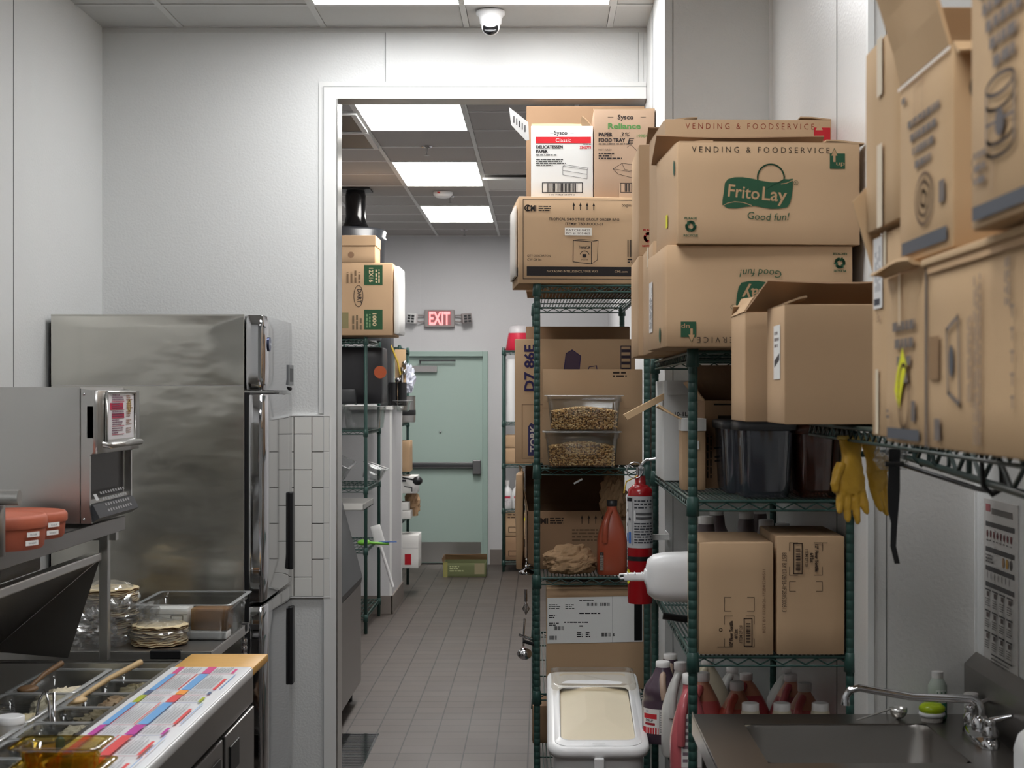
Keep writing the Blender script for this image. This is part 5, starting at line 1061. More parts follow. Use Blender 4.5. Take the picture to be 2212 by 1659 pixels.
# ================================================================ RIGHT RACK AND ITS LOAD
RXp = .407; RY = 4.15; RW = .424; RD = 1.38
RL = [pz(1765, RY), pz(1416, RY), pz(1080, RY), pz(757, RY)]
t = rack('wire_rack', 'green wire rack with grooved posts against the right wall, behind the sink', RXp, RY, RW, RD, [.12]+RL, pz(742, RY)+.004, GREEN, cross='y', step=.012)
GN = (44, 80, 58); KB = (62, 52, 44)
def snack_print(w, h, col, txt):
    pr = Print(); 
    pr.text('V E N D I N G   &   F O O D S E R V I C E', w*.455, h-.026, w=w*.755, h=.0155, c=txt, bold=.0)
    # up arrow badge
    u0 = w-.079; v0 = h-.066; pr.rect(u0, v0, u0+.040, v0+.040, col); bg = (176, 142, 108)
    pr.poly([(u0+.004, v0+.034), (u0+.02, v0+.034), (u0+.012, v0+.052)], bg); pr.rect(u0+.009, v0+.018, u0+.015, v0+.035, bg); pr.line([(u0+.003, v0+.034), (u0+.012, v0+.053), (u0+.021, v0+.034)], .001, col); pr.text('up', u0+.028, v0+.009, w=.022, h=.012, c=bg)
    # oval banner logo
    cu, cv = w*.437, h*.50; K_ = .000468
    def Q(x, y): return (cu+(x-1428)*K_, cv-(y-565)*K_)
    top = [(1240, 560), (1246, 510), (1262, 488), (1300, 477), (1345, 476), (1400, 484), (1450, 495), (1500, 503), (1545, 502), (1568, 496), (1574, 484), (1600, 486), (1624, 482)]
    bot = [(1625, 520), (1620, 570), (1610, 615), (1594, 640), (1550, 649), (1500, 650), (1450, 642), (1410, 634), (1360, 640), (1310, 649), (1262, 648), (1232, 630), (1233, 600)]
    cpt = (1430, 565); P_ = [Q(*p) for p in top+bot]; pr.poly(P_+[Q(*cpt)], col, [(k, (k+1) % len(P_), len(P_)) for k in range(len(P_))])
    pr.ring(Q(1502, 0)[0], Q(0, 478)[1], .0345, .0040, col, -.1, PI+.1); pr.line([Q(1560, 512), Q(1590, 507), Q(1622, 492)], .0016, bg)
    pr.line([Q(1236, 634), Q(1262, 620), (Q(1300, 612)), Q(1350, 616), Q(1395, 632)], .0016, bg)
    pr.text('Frito', Q(1262, 0)[0], Q(0, 582)[1], w=.082, h=.033, c=bg, bold=.012, al='l', rot=-.10); pr.text('Lay', Q(1452, 0)[0], Q(0, 600)[1], w=.064, h=.036, c=bg, bold=.012, al='l', rot=-.08)
    pr.ring(cu+.100, cv+.028, .0055, .001, col); pr.text('R', cu+.100, cv+.0255, h=.005, c=col)
    pr.text('Good fun!', cu+.026, cv-.070, w=.108, h=.020, c=col, bold=.0, rot=-.03, shear=.15, arc=1.2)
    ru, rv = .034, .045
    for k in range(3):
        th = PI/2+k*2*PI/3; pr.ring(ru, rv, .0105, .007, col, th-.75, th+.55, n=8); q = th+.75; pr.poly([(ru+.017*math.cos(q-.2), rv+.017*math.sin(q-.2)), (ru+.004*math.cos(q-.2), rv+.004*math.sin(q-.2)), (ru+.011*math.cos(q+.45), rv+.011*math.sin(q+.45))], col)
    pr.text('PLEASE', ru, rv+.018, w=.032, h=.0055, c=col, bold=.03); pr.text('RECYCLE', ru, rv-.026, w=.037, h=.0055, c=col, bold=.03)
    return pr
z0 = RL[3]+.004; yA = 3.98; xA = px(1438, yA); wA = px(1846, yA)-xA; hA = pz(529, yA)-z0; dA = .42; rA = math.radians(2.5)
tt = carton('snack_carton', 'large brown snack carton with green logo standing upside down on the right rack', xA, yA, z0, wA, dA, hA, rA, tape=None, dent=.003)
pr = snack_print(wA, hA, GN, KB); pr.put(tt, lambda u, v, e: (wA-u, -e, hA-v)); pr = Print(); pr.rect(.05, .05, .13, .19, (216, 212, 208)); pr.dashes(.06, .06, .12, .18, 5, (70,70,76), 4, .6, True); pr.disc(.30, .035, .02, GN); pr.put(tt, on_left(wA, dA, hA))
zB = z0+hA+.001; xB = px(1462, yA); wB = px(1868, yA)-xB+.002; hB = pz(309, yA)-zB; dB = .40; rB = math.radians(3.5)
tt = carton('snack_carton', 'large brown snack carton with green logo right side up, top front of stack', xB, yA-.02, zB, wB-.012, dB, hB, rB, open_=True, dent=.003)
snack_print(wB-.012, hB, GN, KB).put(tt, on_front(0,0,0)); flap(tt, 'back', wB, dB, hB, .128, -60, CBD, -.03, .93); flap(tt, 'left', wB, dB, hB, .10, -84, CB, .1, 1); flap(tt, 'right', wB, dB, hB, .10, -86, CB, 0, 1); flap(tt, 'front', wB-.012, dB, hB, .1, -88, CB, 0.01, .99)  # back flap takes the darker board as painted shade on its underside
pr = Print(); pr.disc(.35, hB-.06, .014, GN, .02); pr.rect(.2, .06, .235, .095, (214, 208, 40)); pr.put(tt, on_left(wB, dB, hB), eps=.002)
# three boxes behind, under and beside
yD = 4.98; xD = px(1380, yD); zD0 = pz(553, yD)
carton('support_carton', 'brown carton right behind the upside down snack carton', px(1408, 4.5)-.0, 4.46, z0, .47, .42, zD0-z0-.003, 0, tape='x')
tt = carton('parcel_box', 'narrow brown carton with bar label, lowest at the rear left of the right rack', px(1370, 5.15), 4.93, z0, .26, .40, zD0-z0-.003, 0, tape='y'); pr = Print(); pr.rect(.035, .04, .055, .12, (218, 214, 206)); pr.bars(.036, .05, .054, .11, (60,60,64), 9, False); pr.rect(.036, .11, .05, .125, (214, 208, 40)); pr.put(tt, on_front(0,0,0))
tt = carton('snack_carton', 'brown snack carton with red recycle mark behind the stack, by the doorway', xD, yD, zD0, .46, .38, pz(312, yD)-zD0, 0, tape=None)
pr = Print(); rc = (186, 44, 52); ru, rv = .032, .06
for k in range(3): th = PI/2+k*2*PI/3; pr.ring(ru, rv, .0125, .008, rc, th-.75, th+.6, n=8)
pr.text('PLEASE', ru, rv+.021, w=.036, h=.006, c=rc, bold=.03); pr.text('RECYCLE', ru, rv-.030, w=.042, h=.006, c=rc, bold=.03); pr.put(tt, on_front(0,0,0))
yR = 4.45; xR = px(1437, yR); wR = px(1805, yR)-xR; zR = zD0+.0; hR = pz(257, yR)-zR
tt = carton('snack_carton', 'open brown snack carton with red lettering behind the top one', xR, yR, zR, wR, .44, hR, math.radians(2), open_=True)
pr = Print(); pr.text('V E N D I N G   &   F O O D S E R V I C E', wR*.5, hR-.028, w=wR*.76, h=.018, c=(140, 52, 40), bold=-.01); pr.rect(wR-.06, hR-.06, wR-.012, hR-.022, rc); pr.poly([(wR-.055, hR-.03), (wR-.034, hR-.03), (wR-.045, hR-.008)], (190, 156, 124)); pr.put(tt, on_front(0,0,0))
flap(tt, 'back', wR, .44, hR, .075, -58, CBD, -.02, .93); flap(tt, 'left', wR, .44, hR, .10, -82, CB, .1, 1); flap(tt, 'right', wR, .44, hR, .1, -86, CB)  # back flap again shaded by the darker board colour
# shelf two
z2_ = RL[2]+.003
tt = carton('butter_box', 'white open carton printed 10-1LB leaning at the rear left of the right rack', px(1424, 5.2), 5.0, z2_, .20, .36, .325, m=mat('white_grey_cardboard', (206, 206, 204), .7, nscale=5, namt=.04), open_=True)
pr = Print(); pr.text('10-1LB BUTTER', .035, .21, w=.13, h=.014, c=(44,44,46), al='l', bold=.02); pr.text('KEEP', .055, .035, w=.04, h=.010, c=(60,60,60), al='l'); pr.put(tt, on_front(0,0,0)); pr = Print(); pr.line([(.12, 0), (.12, .3)], .002, (170,170,170)); pr.put(tt, on_left(.2, .36, .325))
mb = MB(); x0_ = px(1424, 5.2); prof(mb, [(px(a_, 5.0)-x0_, pz(b_, 5.0)-z2_) for a_, b_ in ((1347, 896), (1436, 849), (1442, 860), (1355, 907))][::-1], .0, .05); o = mb.build('hanging_flap', CBL, tt); o['label'] = 'brown flap hanging out to the left'; flap(tt, 'front', .2, .36, .325, .05, 160, mat('white_grey_cardboard', (206,206,204)), .05, .95)
yS = 4.52; tt = carton('small_box', 'little brown box with white top edge behind the post of the right rack', px(1473, yS), yS, z2_, .070, .10, pz(905, yS)-z2_, m=CB, tape=None); hs = pz(905, yS)-z2_; MB().box(-.001, .071, -.002, .101, hs-.035, hs+.001).build('white_rim', PAPER, tt); MB().box(.018, .05, -.003, -.001, .12, .145).build('paper_tab', PAPER, tt)
flap(tt, 'left', .07, .10, hs, .075, 60, CBL, 0, 1, skew=.3)
yS2 = 4.62; w_ = px(1590, yS2)-px(1536, yS2)+.05; h_ = pz(865, yS2)-z2_
tt = carton('small_box', 'brown printed open box with number six beside the smoked tubs', px(1522, yS2), yS2, z2_, w_+.02, .22, h_, m=CBD, open_=True); pr = Print(); K = (52, 44, 38)
pr.rect(.04, h_-.09, .085, h_-.045, K); pr.text('6', .062, h_-.083, h=.03, c=(176,146,114)); pr.line([(.03, h_-.012), (.10, h_-.012)], .005, K); pr.dashes(.03, .075, .1, .10, 2, K, 3, .8); pr.rect(.04, .02, .085, .06, K); pr.text('5', .062, .026, h=.025, c=(176,146,114)); pr.line([(.03, .12), (.10, .12)], .005, K); pr.dashes(.004, .03, .024, .17, 2, K, 6, .7, True); pr.put(tt, on_front(0,0,0))
flap(tt, 'back', w_+.02, .22, h_, .11, -6, CBD); flap(tt, 'left', w_+.02, .22, h_, .07, 35, CB)
# smoked and amber tubs
def deep_tub(name, label, x0, x1, y, d, m, z, h, lid):
    t = thing(name, label, 'container', (x0, y, z)); w = x1-x0
    def ring(i, zz, r=.03): return [(p[0], p[1], zz) for p in _rr(i, w-i, i, d-i, r)]
    MB().loft([ring(.012, 0), ring(.008, .02), ring(0, h)], cap1=False).loft([ring(.004, h), ring(.016, .006)], cap0=False).build('tub_body', m, t)
    mb = MB(); mb.loft([ring(-.004, h-.022), ring(-.008, h-.02), ring(-.008, h), ring(.01, h+.004)], cap0=False); mb.build('tub_lid', lid, t); return t
def _rr(x0, x1, y0, y1, r, n=4):
    out = []
    for cx, cy, a0 in ((x1-r, y1-r, 0), (x0+r, y1-r, PI/2), (x0+r, y0+r, PI), (x1-r, y0+r, 1.5*PI)):
        for q in range(n+1): a = a0+PI/2*q/n; out.append((cx+r*math.cos(a), cy+r*math.sin(a)))
    return out
ht = pz(912, 4.25)-z2_
SM = glassy('smoked_plastic2', (150, 156, 172), .12, .12, .10)
deep_tub('smoked_tub', 'smoked grey clear deep tub on the right rack, left one of the pair', px(1572, 4.3), px(1612, 4.3)+.03, 4.36, .3, SM, z2_, ht, DGREY)
deep_tub('smoked_tub', 'smoked grey clear deep tub under the plain cartons, in front of the amber tub', px(1600, 4.2), px(1716, 4.2), 4.19, .3, SM, z2_, ht, DGREY)
deep_tub('amber_tub', 'dark amber deep tub at the right end of the rack behind the yellow gloves', px(1722, 4.2), .822, 4.2, .3, glassy('dark_amber_plastic2', (150, 70, 34), .10, .1, .12), z2_, ht-.01, mat('amber_lid', (60, 28, 16), .4))
o = MB().rbox(0, .09, 0, .1, 0, ht-.06, .01).build('dark_inner_tub', mat('brown_glaze', (70, 34, 20), .3), loc=(px(1722, 4.2)+.012, 4.3, z2_+.006)); tag(o, 'dark brown insert standing inside the amber tub', 'container')
o = MB().rbox(0, .10, 0, .14, 0, ht-.05, .012).build('grey_insert', mat('insert_grey', (84, 86, 94), .4), loc=(px(1618, 4.2), 4.3, z2_+.006)); tag(o, 'grey liner standing inside the larger smoked tub', 'container')
# shelf three: tortilla cartons, jugs behind, white scoop
z3_ = RL[1]+.003; y3 = 4.14
def tort(label, xa, xb, ytop, flip):
    w = px(xb, y3)-px(xa, y3); h = pz(ytop, y3)-z3_; t = carton('tortilla_carton', label, px(xa, y3), y3, z3_, w, .33, h, tape=None, dent=.003); pr = Print(); K = (58, 44, 38)
    def br(u0, v0, u1, v1, L=.02):
        for a, b, sx, sy in ((u0, v0, 1, 1), (u1, v0, -1, 1), (u1, v1, -1, -1), (u0, v1, 1, -1)): pr.line([(a+sx*L, b), (a, b), (a, b+sy*L)], .0014, K)
    if not flip:
        br(.068, .022, .148, .105, .022); br(.068, .118, .148, .155, .018); pr.text('12" Flour Tortilla', .090, .024, w=.068, h=.0085, c=K, bold=.05, rot=PI/2, al='l'); pr.text('6/12ct', .103, .044, w=.026, h=.0085, c=K, bold=.05, rot=PI/2, al='l'); pr.text('ITEM 27120', .116, .034, w=.046, h=.0085, c=K, bold=.01, rot=PI/2, al='l')
        pr.frame(.121, .024, .142, .098, .0026, K); pr.bars(.126, .033, .138, .089, K, 14, False, 3); pr.text('BEST BY 07/28/26-1F2B05200511', .178, .06, w=.17, h=.008, c=(120, 92, 72), rot=PI/2, al='l'); pr.line([(.05, .022), (.085, .022)], .0014, K); pr.ring(.058, .068, .004, .0016, K)
    else:
        W2, H2 = w, h; br(.036, .13, .122, .30, .02) if 0 else None
        br(.034, h-.105, .122, h-.018, .022); br(.034, h-.148, .122, h-.122, .016); pr.text('12" Flour Tortilla', .103, h-.022, w=.074, h=.0085, c=K, bold=.05, rot=-PI/2, al='l'); pr.text('6/12ct', .090, h-.045, w=.026, h=.0085, c=K, bold=.05, rot=-PI/2, al='l'); pr.text('ITEM 27120', .076, h-.036, w=.046, h=.0085, c=K, bold=.01, rot=-PI/2, al='l')
        pr.frame(.045, h-.101, .068, h-.020, .0026, K); pr.bars(.051, h-.092, .063, h-.029, K, 14, False, 7); pr.text('BEST BY 07/28/26-1F2B05200513', .014, h-.045, w=.158, h=.0125, c=K, rot=-PI/2, al='l'); pr.line([(.10, h-.018), (.135, h-.018)], .0014, K)
    pr.put(t, on_front(0,0,0)); return t
tort('brown tortilla carton on the right rack, left of two, bar code at the bottom', 1510, 1671, 1172, 0)
tort('brown tortilla carton on the right rack, right of two, with large BEST BY print', 1678, 1825, 1158, 1)
for i, (x, Y, yt) in enumerate(((1525, 4.7, 1115), (1548, 5.15, 1098), (1612, 4.9, 1105), (1640, 5.2, 1095), (1655, 4.75, 1122), (1690, 5.1, 1130))):
    h_ = pz(yt, Y)-z3_; jug('sauce_bottle', ('white capped dark bottle behind the tortilla cartons, leftmost', 'white capped dark bottle behind the tortilla cartons, rear left', 'white capped dark bottle behind the tortilla cartons, third from left', 'white capped dark bottle behind the tortilla cartons, farthest back', 'white capped dark bottle behind the gap of the two tortilla cartons', 'white capped dark bottle behind the right tortilla carton')[i], px(x, Y), Y, z3_, .055, h_, mat('dark_sauce', (92, 78, 80), .3), style='round', handle=False)
t = thing('white_scoop', 'big white plastic food scoop with ribbed handle jutting out left of the right rack', 'scoop', (px(1452, 4.6), 4.6, z3_+.05)); zc = pz(1252, 4.6)-z3_-.05
rings = []
for k, (xx, ry_, rz_) in enumerate(((-.075, .02, .02), (-.068, .045, .052), (-.05, .058, .066), (-.02, .064, .073), (.07, .066, .076))):
    ring = []
    for q in range(28):
        a = 2*PI*q/28; e = 2/3.4; ring.append((xx, .07+ry_*math.copysign(abs(math.cos(a))**e, math.cos(a)), zc+rz_*math.copysign(abs(math.sin(a))**e, math.sin(a))))
    rings.append(ring)
mb = MB(); mb.loft(rings, cap1=False); mb.loft([[(p[0]*.98, p[1], p[2]*.985+.0005) for p in r] for r in rings][::-1], cap0=False, cap1=True); mb.build('scoop_bowl', WPL, t)
hx0 = px(1340, 4.6)-px(1452, 4.6); mb = MB(); mb.rbox(hx0+.014, -.062, .055, .085, zc-.012, zc+.012, .006, 4)
for k in range(4): mb.box(hx0+.024+k*.022, hx0+.027+k*.022, .054, .086, zc+.010, zc+.0135)
mb.tube([(hx0+.016, .07, zc+.008), (hx0+.002, .07, zc+.007), (hx0, .07, zc), (hx0+.004, .07, zc-.005), (hx0+.016, .07, zc-.004)], .003, 8); mb.rbox(-.08, -.045, .04, .10, zc-.022, zc+.026, .01); mb.build('handle', WPL, t)
MB().rbox(.07, .085, -.01, .15, zc-.10, zc+.11, .005, 4).build('cream_rim', mat('cream_plastic', (214, 206, 184), .4), t)
o = MB().tube([(0, 0, 0), (.05, 0, -.008), (.11, 0, -.014)], .011, 12).build('black_spatula', BLACK, loc=(px(1432, 4.75), 4.75, pz(1330, 4.75))); tag(o, 'black tool handle jutting over the edge of the right rack shelf below the scoop', 'utensil')
# shelf four: jugs
z4 = RL[0]+.003
def J(label, x, Y, yt, r, m, **k): return jug('syrup_jug', label, px(x, Y), Y, z4, r, pz(yt, Y)-z4, m, **k)
t = J('purple syrup jug with red and white label at the left of the rack, front one', 1432, 5.05, 1428, .068, PURP, style='round')
def wrap(t, r, z0, z1, a0, a1, fn):
    pr = Print(); fn(pr, (a1-a0)*r, z1-z0); pr.put(t, lambda u, v, e: ((r+.0015+e)*math.sin(a0+u/r), -(r+.0015+e)*math.cos(a0+u/r), z0+v), 'product_label')
def lab(pr, L, h):
    pr.rect(0, 0, L, h, (222, 218, 216)); pr.rect(0, 0, L*.42, h*.25, (190, 44, 52)); pr.rect(.006, h*.6, L*.38, h*.8, (190, 44, 52)); pr.rect(.012, h*.34, L*.34, h*.44, (150, 40, 50)); pr.text('SYRUP', L*.2, h*.48, w=.03, h=.008, c=(50,50,60), bold=.03); pr.text('DR', L*.15, h*.86, h=.006, c=(60, 90, 160)); pr.dashes(L*.46, h*.05, L*.97, h*.92, 9, (70,70,74), 3, .8); pr.frame(L*.44, .002, L*.99, h-.002, .001, (90,90,90))
wrap(t, .068, .035, .115, -1.2, 1.0, lab)
J('purple syrup jug right behind the labelled purple one', 1448, 5.30, 1412, .066, PURP, style='round')
J('white milky jug with arched handle beside the purple jugs', 1470, 4.85, 1430, .06, MILK, style='slope')
t = J('pink syrup jug with a white paper label in front left of the rack post', 1490, 4.36, 1455, .056, mat('pink_jug', (190, 96, 102), .25), style='slope')
pr = Print(); pr.rect(-.028, .09, .03, .24, (226, 220, 218)); pr.dashes(-.024, .1, .022, .232, 7, (130, 110, 120), 5, .7); pr.put(t, lambda u, v, e: (u, -.046-e, v), 'paper_label')
specs = [(1518, 4.55, 1452, .075, PINK, 'pink syrup jug just right of the rack post'), (1592, 4.50, 1472, .072, mat('salmon_syrup', (198, 92, 78), .25), 'salmon pink jug, front one in the middle of the jug shelf'),
 (1612, 4.85, 1454, .078, PINK2, 'rose syrup jug with long shoulder behind the salmon jug'), (1708, 4.80, 1456, .07, PINK2, 'rose syrup jug right of centre on the jug shelf, rear one'),
 (1738, 4.50, 1475, .075, PINK, 'pink syrup jug with open handle at the right of the jug shelf'), (1528, 5.15, 1421, .075, CREAMJ, 'cream coloured jug at the rear left of the jug shelf'),
 (1582, 5.2, 1440, .07, MILK, 'milky white jug at the rear of the jug shelf behind the salmon one'), (1702, 5.2, 1442, .07, MILK, 'milky white jug at the rear right of the jug shelf')]
PEACH = mat('peach_translucent', (198, 142, 116), .3)
for x, Y, yt, r, m, lb in specs: J(lb, x, Y, yt, r, m, style='slope', upper=None if m in (CREAMJ, MILK) else PEACH)
for i, x in enumerate((1621, 1689, 1772)):
    t = J('short cream bottle behind the sink edge, %s of three' % ('left', 'middle', 'right')[i], x, 4.24, 1518, .045, CREAMJ, style='round', handle=False)
o = MB().rbox(0, .3, 0, .4, 0, .3, .01).build('bottom_shelf_box', CBW, loc=(RXp+.05, RY+.05, .125)); tag(o, 'white box on the lowest shelf of the right rack beneath the jugs', 'box')

# ================================================================ SINK
kx0 = .384; kx1 = XR-.004; ky1 = YN-.006; ky0 = 2.95; kz = .88
t = thing('utility_sink', 'stainless sink with backsplash in the lower right corner', 'sink', (kx0, ky0, 0)); w = kx1-kx0; d = ky1-ky0
u0, u1, v0, v1 = px(1607, pz(0, 1) and 3.83)-kx0, px(2104, 3.83)-kx0-.0, 3.42-ky0, 3.83-ky0
u0 = px(1607, 3.83)-kx0; u1 = px(2100, 3.42)-kx0
mb = MB(); T = kz; SNK = mat('sink_steel', (158, 154, 150), .3, 1, bump=.001, bscale=3)
for x0, x1, y0, y1 in ((0, u0, 0, d), (u1, w, 0, d), (u0, u1, 0, v0), (u0, u1, v1, d)): mb.box(x0, x1, y0, y1, T-.003, T)
mb.box(0, .004, 0, d, T-.05, T+.006); mb.box(0, w, 0, .004, T-.05, T+.006); mb.build('deck', SNK, t)
mb = MB(); R0 = _rr(u0, u1, v0, v1, .004); rings = [[(a, b, T-.002) for a, b in _rr(u0-.004, u1+.004, v0-.004, v1+.004, .05)], [(a, b, T-.014) for a, b in _rr(u0, u1, v0, v1, .05)], [(a, b, T-.23) for a, b in _rr(u0+.004, u1-.004, v0+.004, v1-.004, .05)], [(a, b, T-.25) for a, b in _rr(u0+.03, u1-.03, v0+.03, v1-.03, .04)]]
mb.loft([r[::-1] for r in rings], cap0=False, cap1=True); mb.build('basin', SNK, t)
mb = MB(); mb.box(w-.03, w, .0, d, T-.01, T+.13); prof(mb, [(w-.03, T+.13), (w-.03, T+.132)], 0, .001) if 0 else None
mb.face([(w-.03, 0, T+.13), (w, 0, T+.16), (w, d, T+.16), (w-.03, d, T+.13)]); mb.build('backsplash', SNK, t)
for a in (.04, w-.05):
    for b in (.05, d-.05): MB().cyl((a, b, 0), (a, b, T-.05), .02, 14).build('leg', SSTD, t)
MB().cyl(((u0+u1)/2, (v0+v1)/2, T-.2495), ((u0+u1)/2, (v0+v1)/2, T-.247), .04, 24).build('drain_strainer', CHROME, t)
# faucet
fx = px(2118, 3.64); t = thing('faucet', 'chrome two handle faucet with a long spout swung left over the sink', 'faucet', (fx, 3.64, kz))
MB().sup([(0.0005, .028, .105, 2.6, 0, 0), (.012, .028, .105, 2.6, 0, 0), (.026, .020, .094, 2.4, 0, 0), (.032, .008, .06, 2, 0, 0)], 32).build('base', CHROME, t)
sx_ = px(1838, 3.64)-fx; ht_ = pz(1500, 3.64)-kz
MB().lathe([(.02, .02), (.022, .05), (.014, .06)], n=20).build('spout_collar', CHROME, t)
MB().tube([(0, 0, .05), (0, 0, .075), (-.006, .004, .09), (-.02, .008, .097), (sx_*.5, .03, ht_-.012), (sx_+.03, .05, ht_+.006), (sx_+.008, .05, ht_), (sx_-.002, .05, ht_-.015), (sx_-.003, .05, ht_-.035)], .0095, 14, rs=[.011, .011, .011, .0105, .0095, .009, .009, .009, .011]).build('spout', CHROME, t)
for s in (-1, 1):
    h_ = MB().lathe([(.019, .028), (.02, .034), (.015, .05), (.013, .055), (.016, .062), (.012, .068)], (0, s*.08, 0), 18).build('valve', CHROME, t)
    MB().tube([(0, s*.08, .064), (.02, s*.085, .07), (.045, s*.095, .078)], .006, 10, rs=[.008, .007, .005]).build('lever', CHROME, h_)
# items on the sink deck
t = thing('soap_bottle', 'half full green soap bottle with white cap on the sink back edge', 'bottle', (px(2024, 3.90), 3.895, kz)); MB().lathe([(.022, 0), (.0235, .004), (.0235, .055), (.0235, .062)], n=24).build('green_liquid', mat('green_soap', (70, 150, 108), .25), t); MB().lathe([(.0235, .062), (.0235, .082), (.016, .098), (.0135, .103)], n=24, cap0=False).build('bottle_body', mat('frosted_bottle', (176, 186, 176), .3), t); MB().cyl((0, 0, .102), (0, 0, .118), .0145, 18).build('cap', WCAP, t)
pr = Print(); pr.rect(-.010, .042, .018, .075, (210, 216, 210)); pr.rect(-.007, .046, .016, .070, (40, 92, 72)); pr.dashes(-.005, .052, .014, .066, 2, (200, 214, 206), 3, .8); pr.put(t, lambda u, v, e: ((.0238+e)*math.sin(u/.0235), -(.0238+e)*math.cos(u/.0235), v))
t = thing('scrub_brush', 'lime green and white round palm brush on the sink edge', 'brush', (px(2030, 3.78)+.0, 3.855, kz)); MB().lathe([(.026, .001), (.028, .015)], n=30).build('bristles', mat('bristle', (190, 184, 178), .7, bump=.002, bscale=200), t); MB().lathe([(.031, .015), (.033, .018), (.032, .023), (.028, .025)], n=30).build('white_collar', WPL, t); MB().lathe([(.028, .024), (.033, .03), (.032, .038), (.022, .046), (.001, .048)], n=30).build('grip', mat('lime_green', (172, 196, 20), .2), t)
t = thing('cleanser_tube', 'white screw capped tablet tube behind the faucet', 'bottle', (px(2098, 3.80), 3.80, kz)); MB().lathe([(.016, 0), (.017, .004), (.017, .064)], n=22).build('tube_body', WPL, t); MB().lathe([(.0185, .064), (.0185, .080), (.016, .082)], n=22).build('cap', WCAP, t); pr = Print(); pr.dashes(-.012, .012, .012, .05, 8, (150,150,150), 3, .7); pr.put(t, lambda u, v, e: ((.0173+e)*math.sin(u/.017), -(.0173+e)*math.cos(u/.017), v))
t = thing('metal_ladle', 'small stainless ladle lying on the back edge of the sink', 'utensil', (px(1942, 3.88), 3.885, kz+.021)); mb = MB(); mb.lathe([(.006, -.020), (.016, -.015), (.0215, -.004), (.022, .008), (.020, .008), (.018, -.003), (.010, -.014), (.001, -.016)], n=24); mb.build('bowl', SST, t); MB().tube([(-.018, -.004, .006), (-.06, -.02, -.004), (-.115, -.04, -.016)], .0025, 8).build('handle', SST, t)
# poster
t = thing('wall_poster', 'tall white kitchen guide poster with grey bars hanging on the right wall', 'poster', (XR, 3.60, pz(1440, 3.8))); pw = .275; ph = pz(1076, 3.87)-pz(1440, 3.8); MB().box(-.004, -.001, 0, pw, 0, ph).build('sheet', mat('poster_paper', (206, 203, 200), .6), t)
pr = Print(); g1 = (92, 90, 90); g2 = (120, 116, 114)
pr.rect(.02, ph-.03, .06, ph-.012, (176, 110, 112)); pr.rect(.07, ph-.035, .24, ph-.02, g2)
for v, in ((ph-.055,), (ph-.118,), (ph-.165,), (ph-.205,)): pr.rect(.02, v-.012, .255, v, g1)
for k in range(8): pr.disc(.035+k*.028, ph-.085, .006, (120, 70, 70), .009); pr.dashes(.026+k*.028, ph-.104, .044+k*.028, ph-.098, 1, g2, k, .9)
for k, c in enumerate(((180,150,120), (200,160,90), (90,86,84))): pr.disc(.17+k*.03, ph-.145, .009, c, .012)
pr.dashes(.025, ph-.158, .12, ph-.134, 3, g2, 9, .3)
for k in range(7): pr.disc(.04+k*.03, ph-.187, .003, g2, .009)
for r_ in range(3):
    for c_ in range(4): u = .022+c_*.06; v = ph-.222-r_*.052; pr.rect(u, v-.004, u+.048, v, g1); pr.rect(u+.014, v-.018, u+.034, v-.006, (110,100,98)); pr.dashes(u+.002, v-.044, u+.044, v-.022, 4, g2, r_*4+c_, .7)
pr.rect(.08, .03, .25, .034, g1); pr.dashes(.08, .01, .25, .026, 2, g2, 5, .6)
pr.put(t, lambda u, v, e: (-.004-e, pw-u, v))
# ================================================================ WALL SHELF WITH CARTONS IN THE RIGHT FOREGROUND
sz = 1.632; sx0 = .655; sy1 = 3.77; sy0 = 1.1
t = thing('wall_wire_shelf', 'green wire wall shelf carrying cartons in the right foreground', 'shelf', (sx0, sy0, 0)); w = XR-sx0-.004; d = sy1-sy0
wire_shelf(t, w, d, sz, GREEND, .0045, .025, .036, 'wire_shelf', 'x')
for y in (d-.28, .75, .05):
    mb = MB(); mb.tube([(w, y, sz-.05), (w*.45, y, sz-.06), (.06, y, sz-.07), (.03, y, sz-.05)], .007, 8);  mb.box(w-.012, w, y-.015, y+.015, sz-.28, sz); mb.build('wall_bracket', GREEND, t)
def lp(x, y, Y): return Vector((px(x, Y)-sx0, Y-sy0, pz(y, Y)))
a, b = lp(1946, 984, 3.3), lp(2212, 1068, 2.15); e_ = a+(b-a)*1.5; up = Vector((0, 0, .052)); mb = MB(); mb.cyl(a, e_, .0065, 8); mb.cyl(a+up, e_+up, .0045, 8)
n = 16; mb.tube([a+(e_-a)*k/n+(up if k % 2 else up*0) for k in range(n+1)], .0042, 6)
for k in (2, 7, 12): q = a+(e_-a)*k/n; mb.cyl(q, (q.x, q.y, sz-.03), .005, 6)
mb.build('hanging_rail', GREEND, t)
a, b = lp(1938, 1001, 3.28), lp(2112, 1056, 2.52); mb = MB(); mb.tube([a+Vector((-.012, 0, .03)), a, b, b+Vector((.012, -.05, -.002)), b+Vector((.02, -.08, .012)), b+Vector((.018, -.06, .045))], .0042, 8); mb.build('hooked_rod', BLACK, t)
for (x, y, Y) in ((2142, 1062, 2.4), (1990, 1000, 3.05), (2032, 1010, 2.85)):
    p = lp(x, y, Y); MB().tube([p+Vector((-.016, .0, .06)), p+Vector((-.016, -.01, .01)), p+Vector((-.004, -.02, -.004)), p+Vector((.010, -.02, .004)), p+Vector((.012, -.01, .045))], .0040, 8).build('hook', BLACK if Y < 2.5 else GREEND, t)
ZS = sz+.004
BL = mat('cardboard_near', (200, 168, 130), .8, nscale=4, namt=.05, spec=.15)
G = (118, 108, 102); NV = (88, 90, 96)
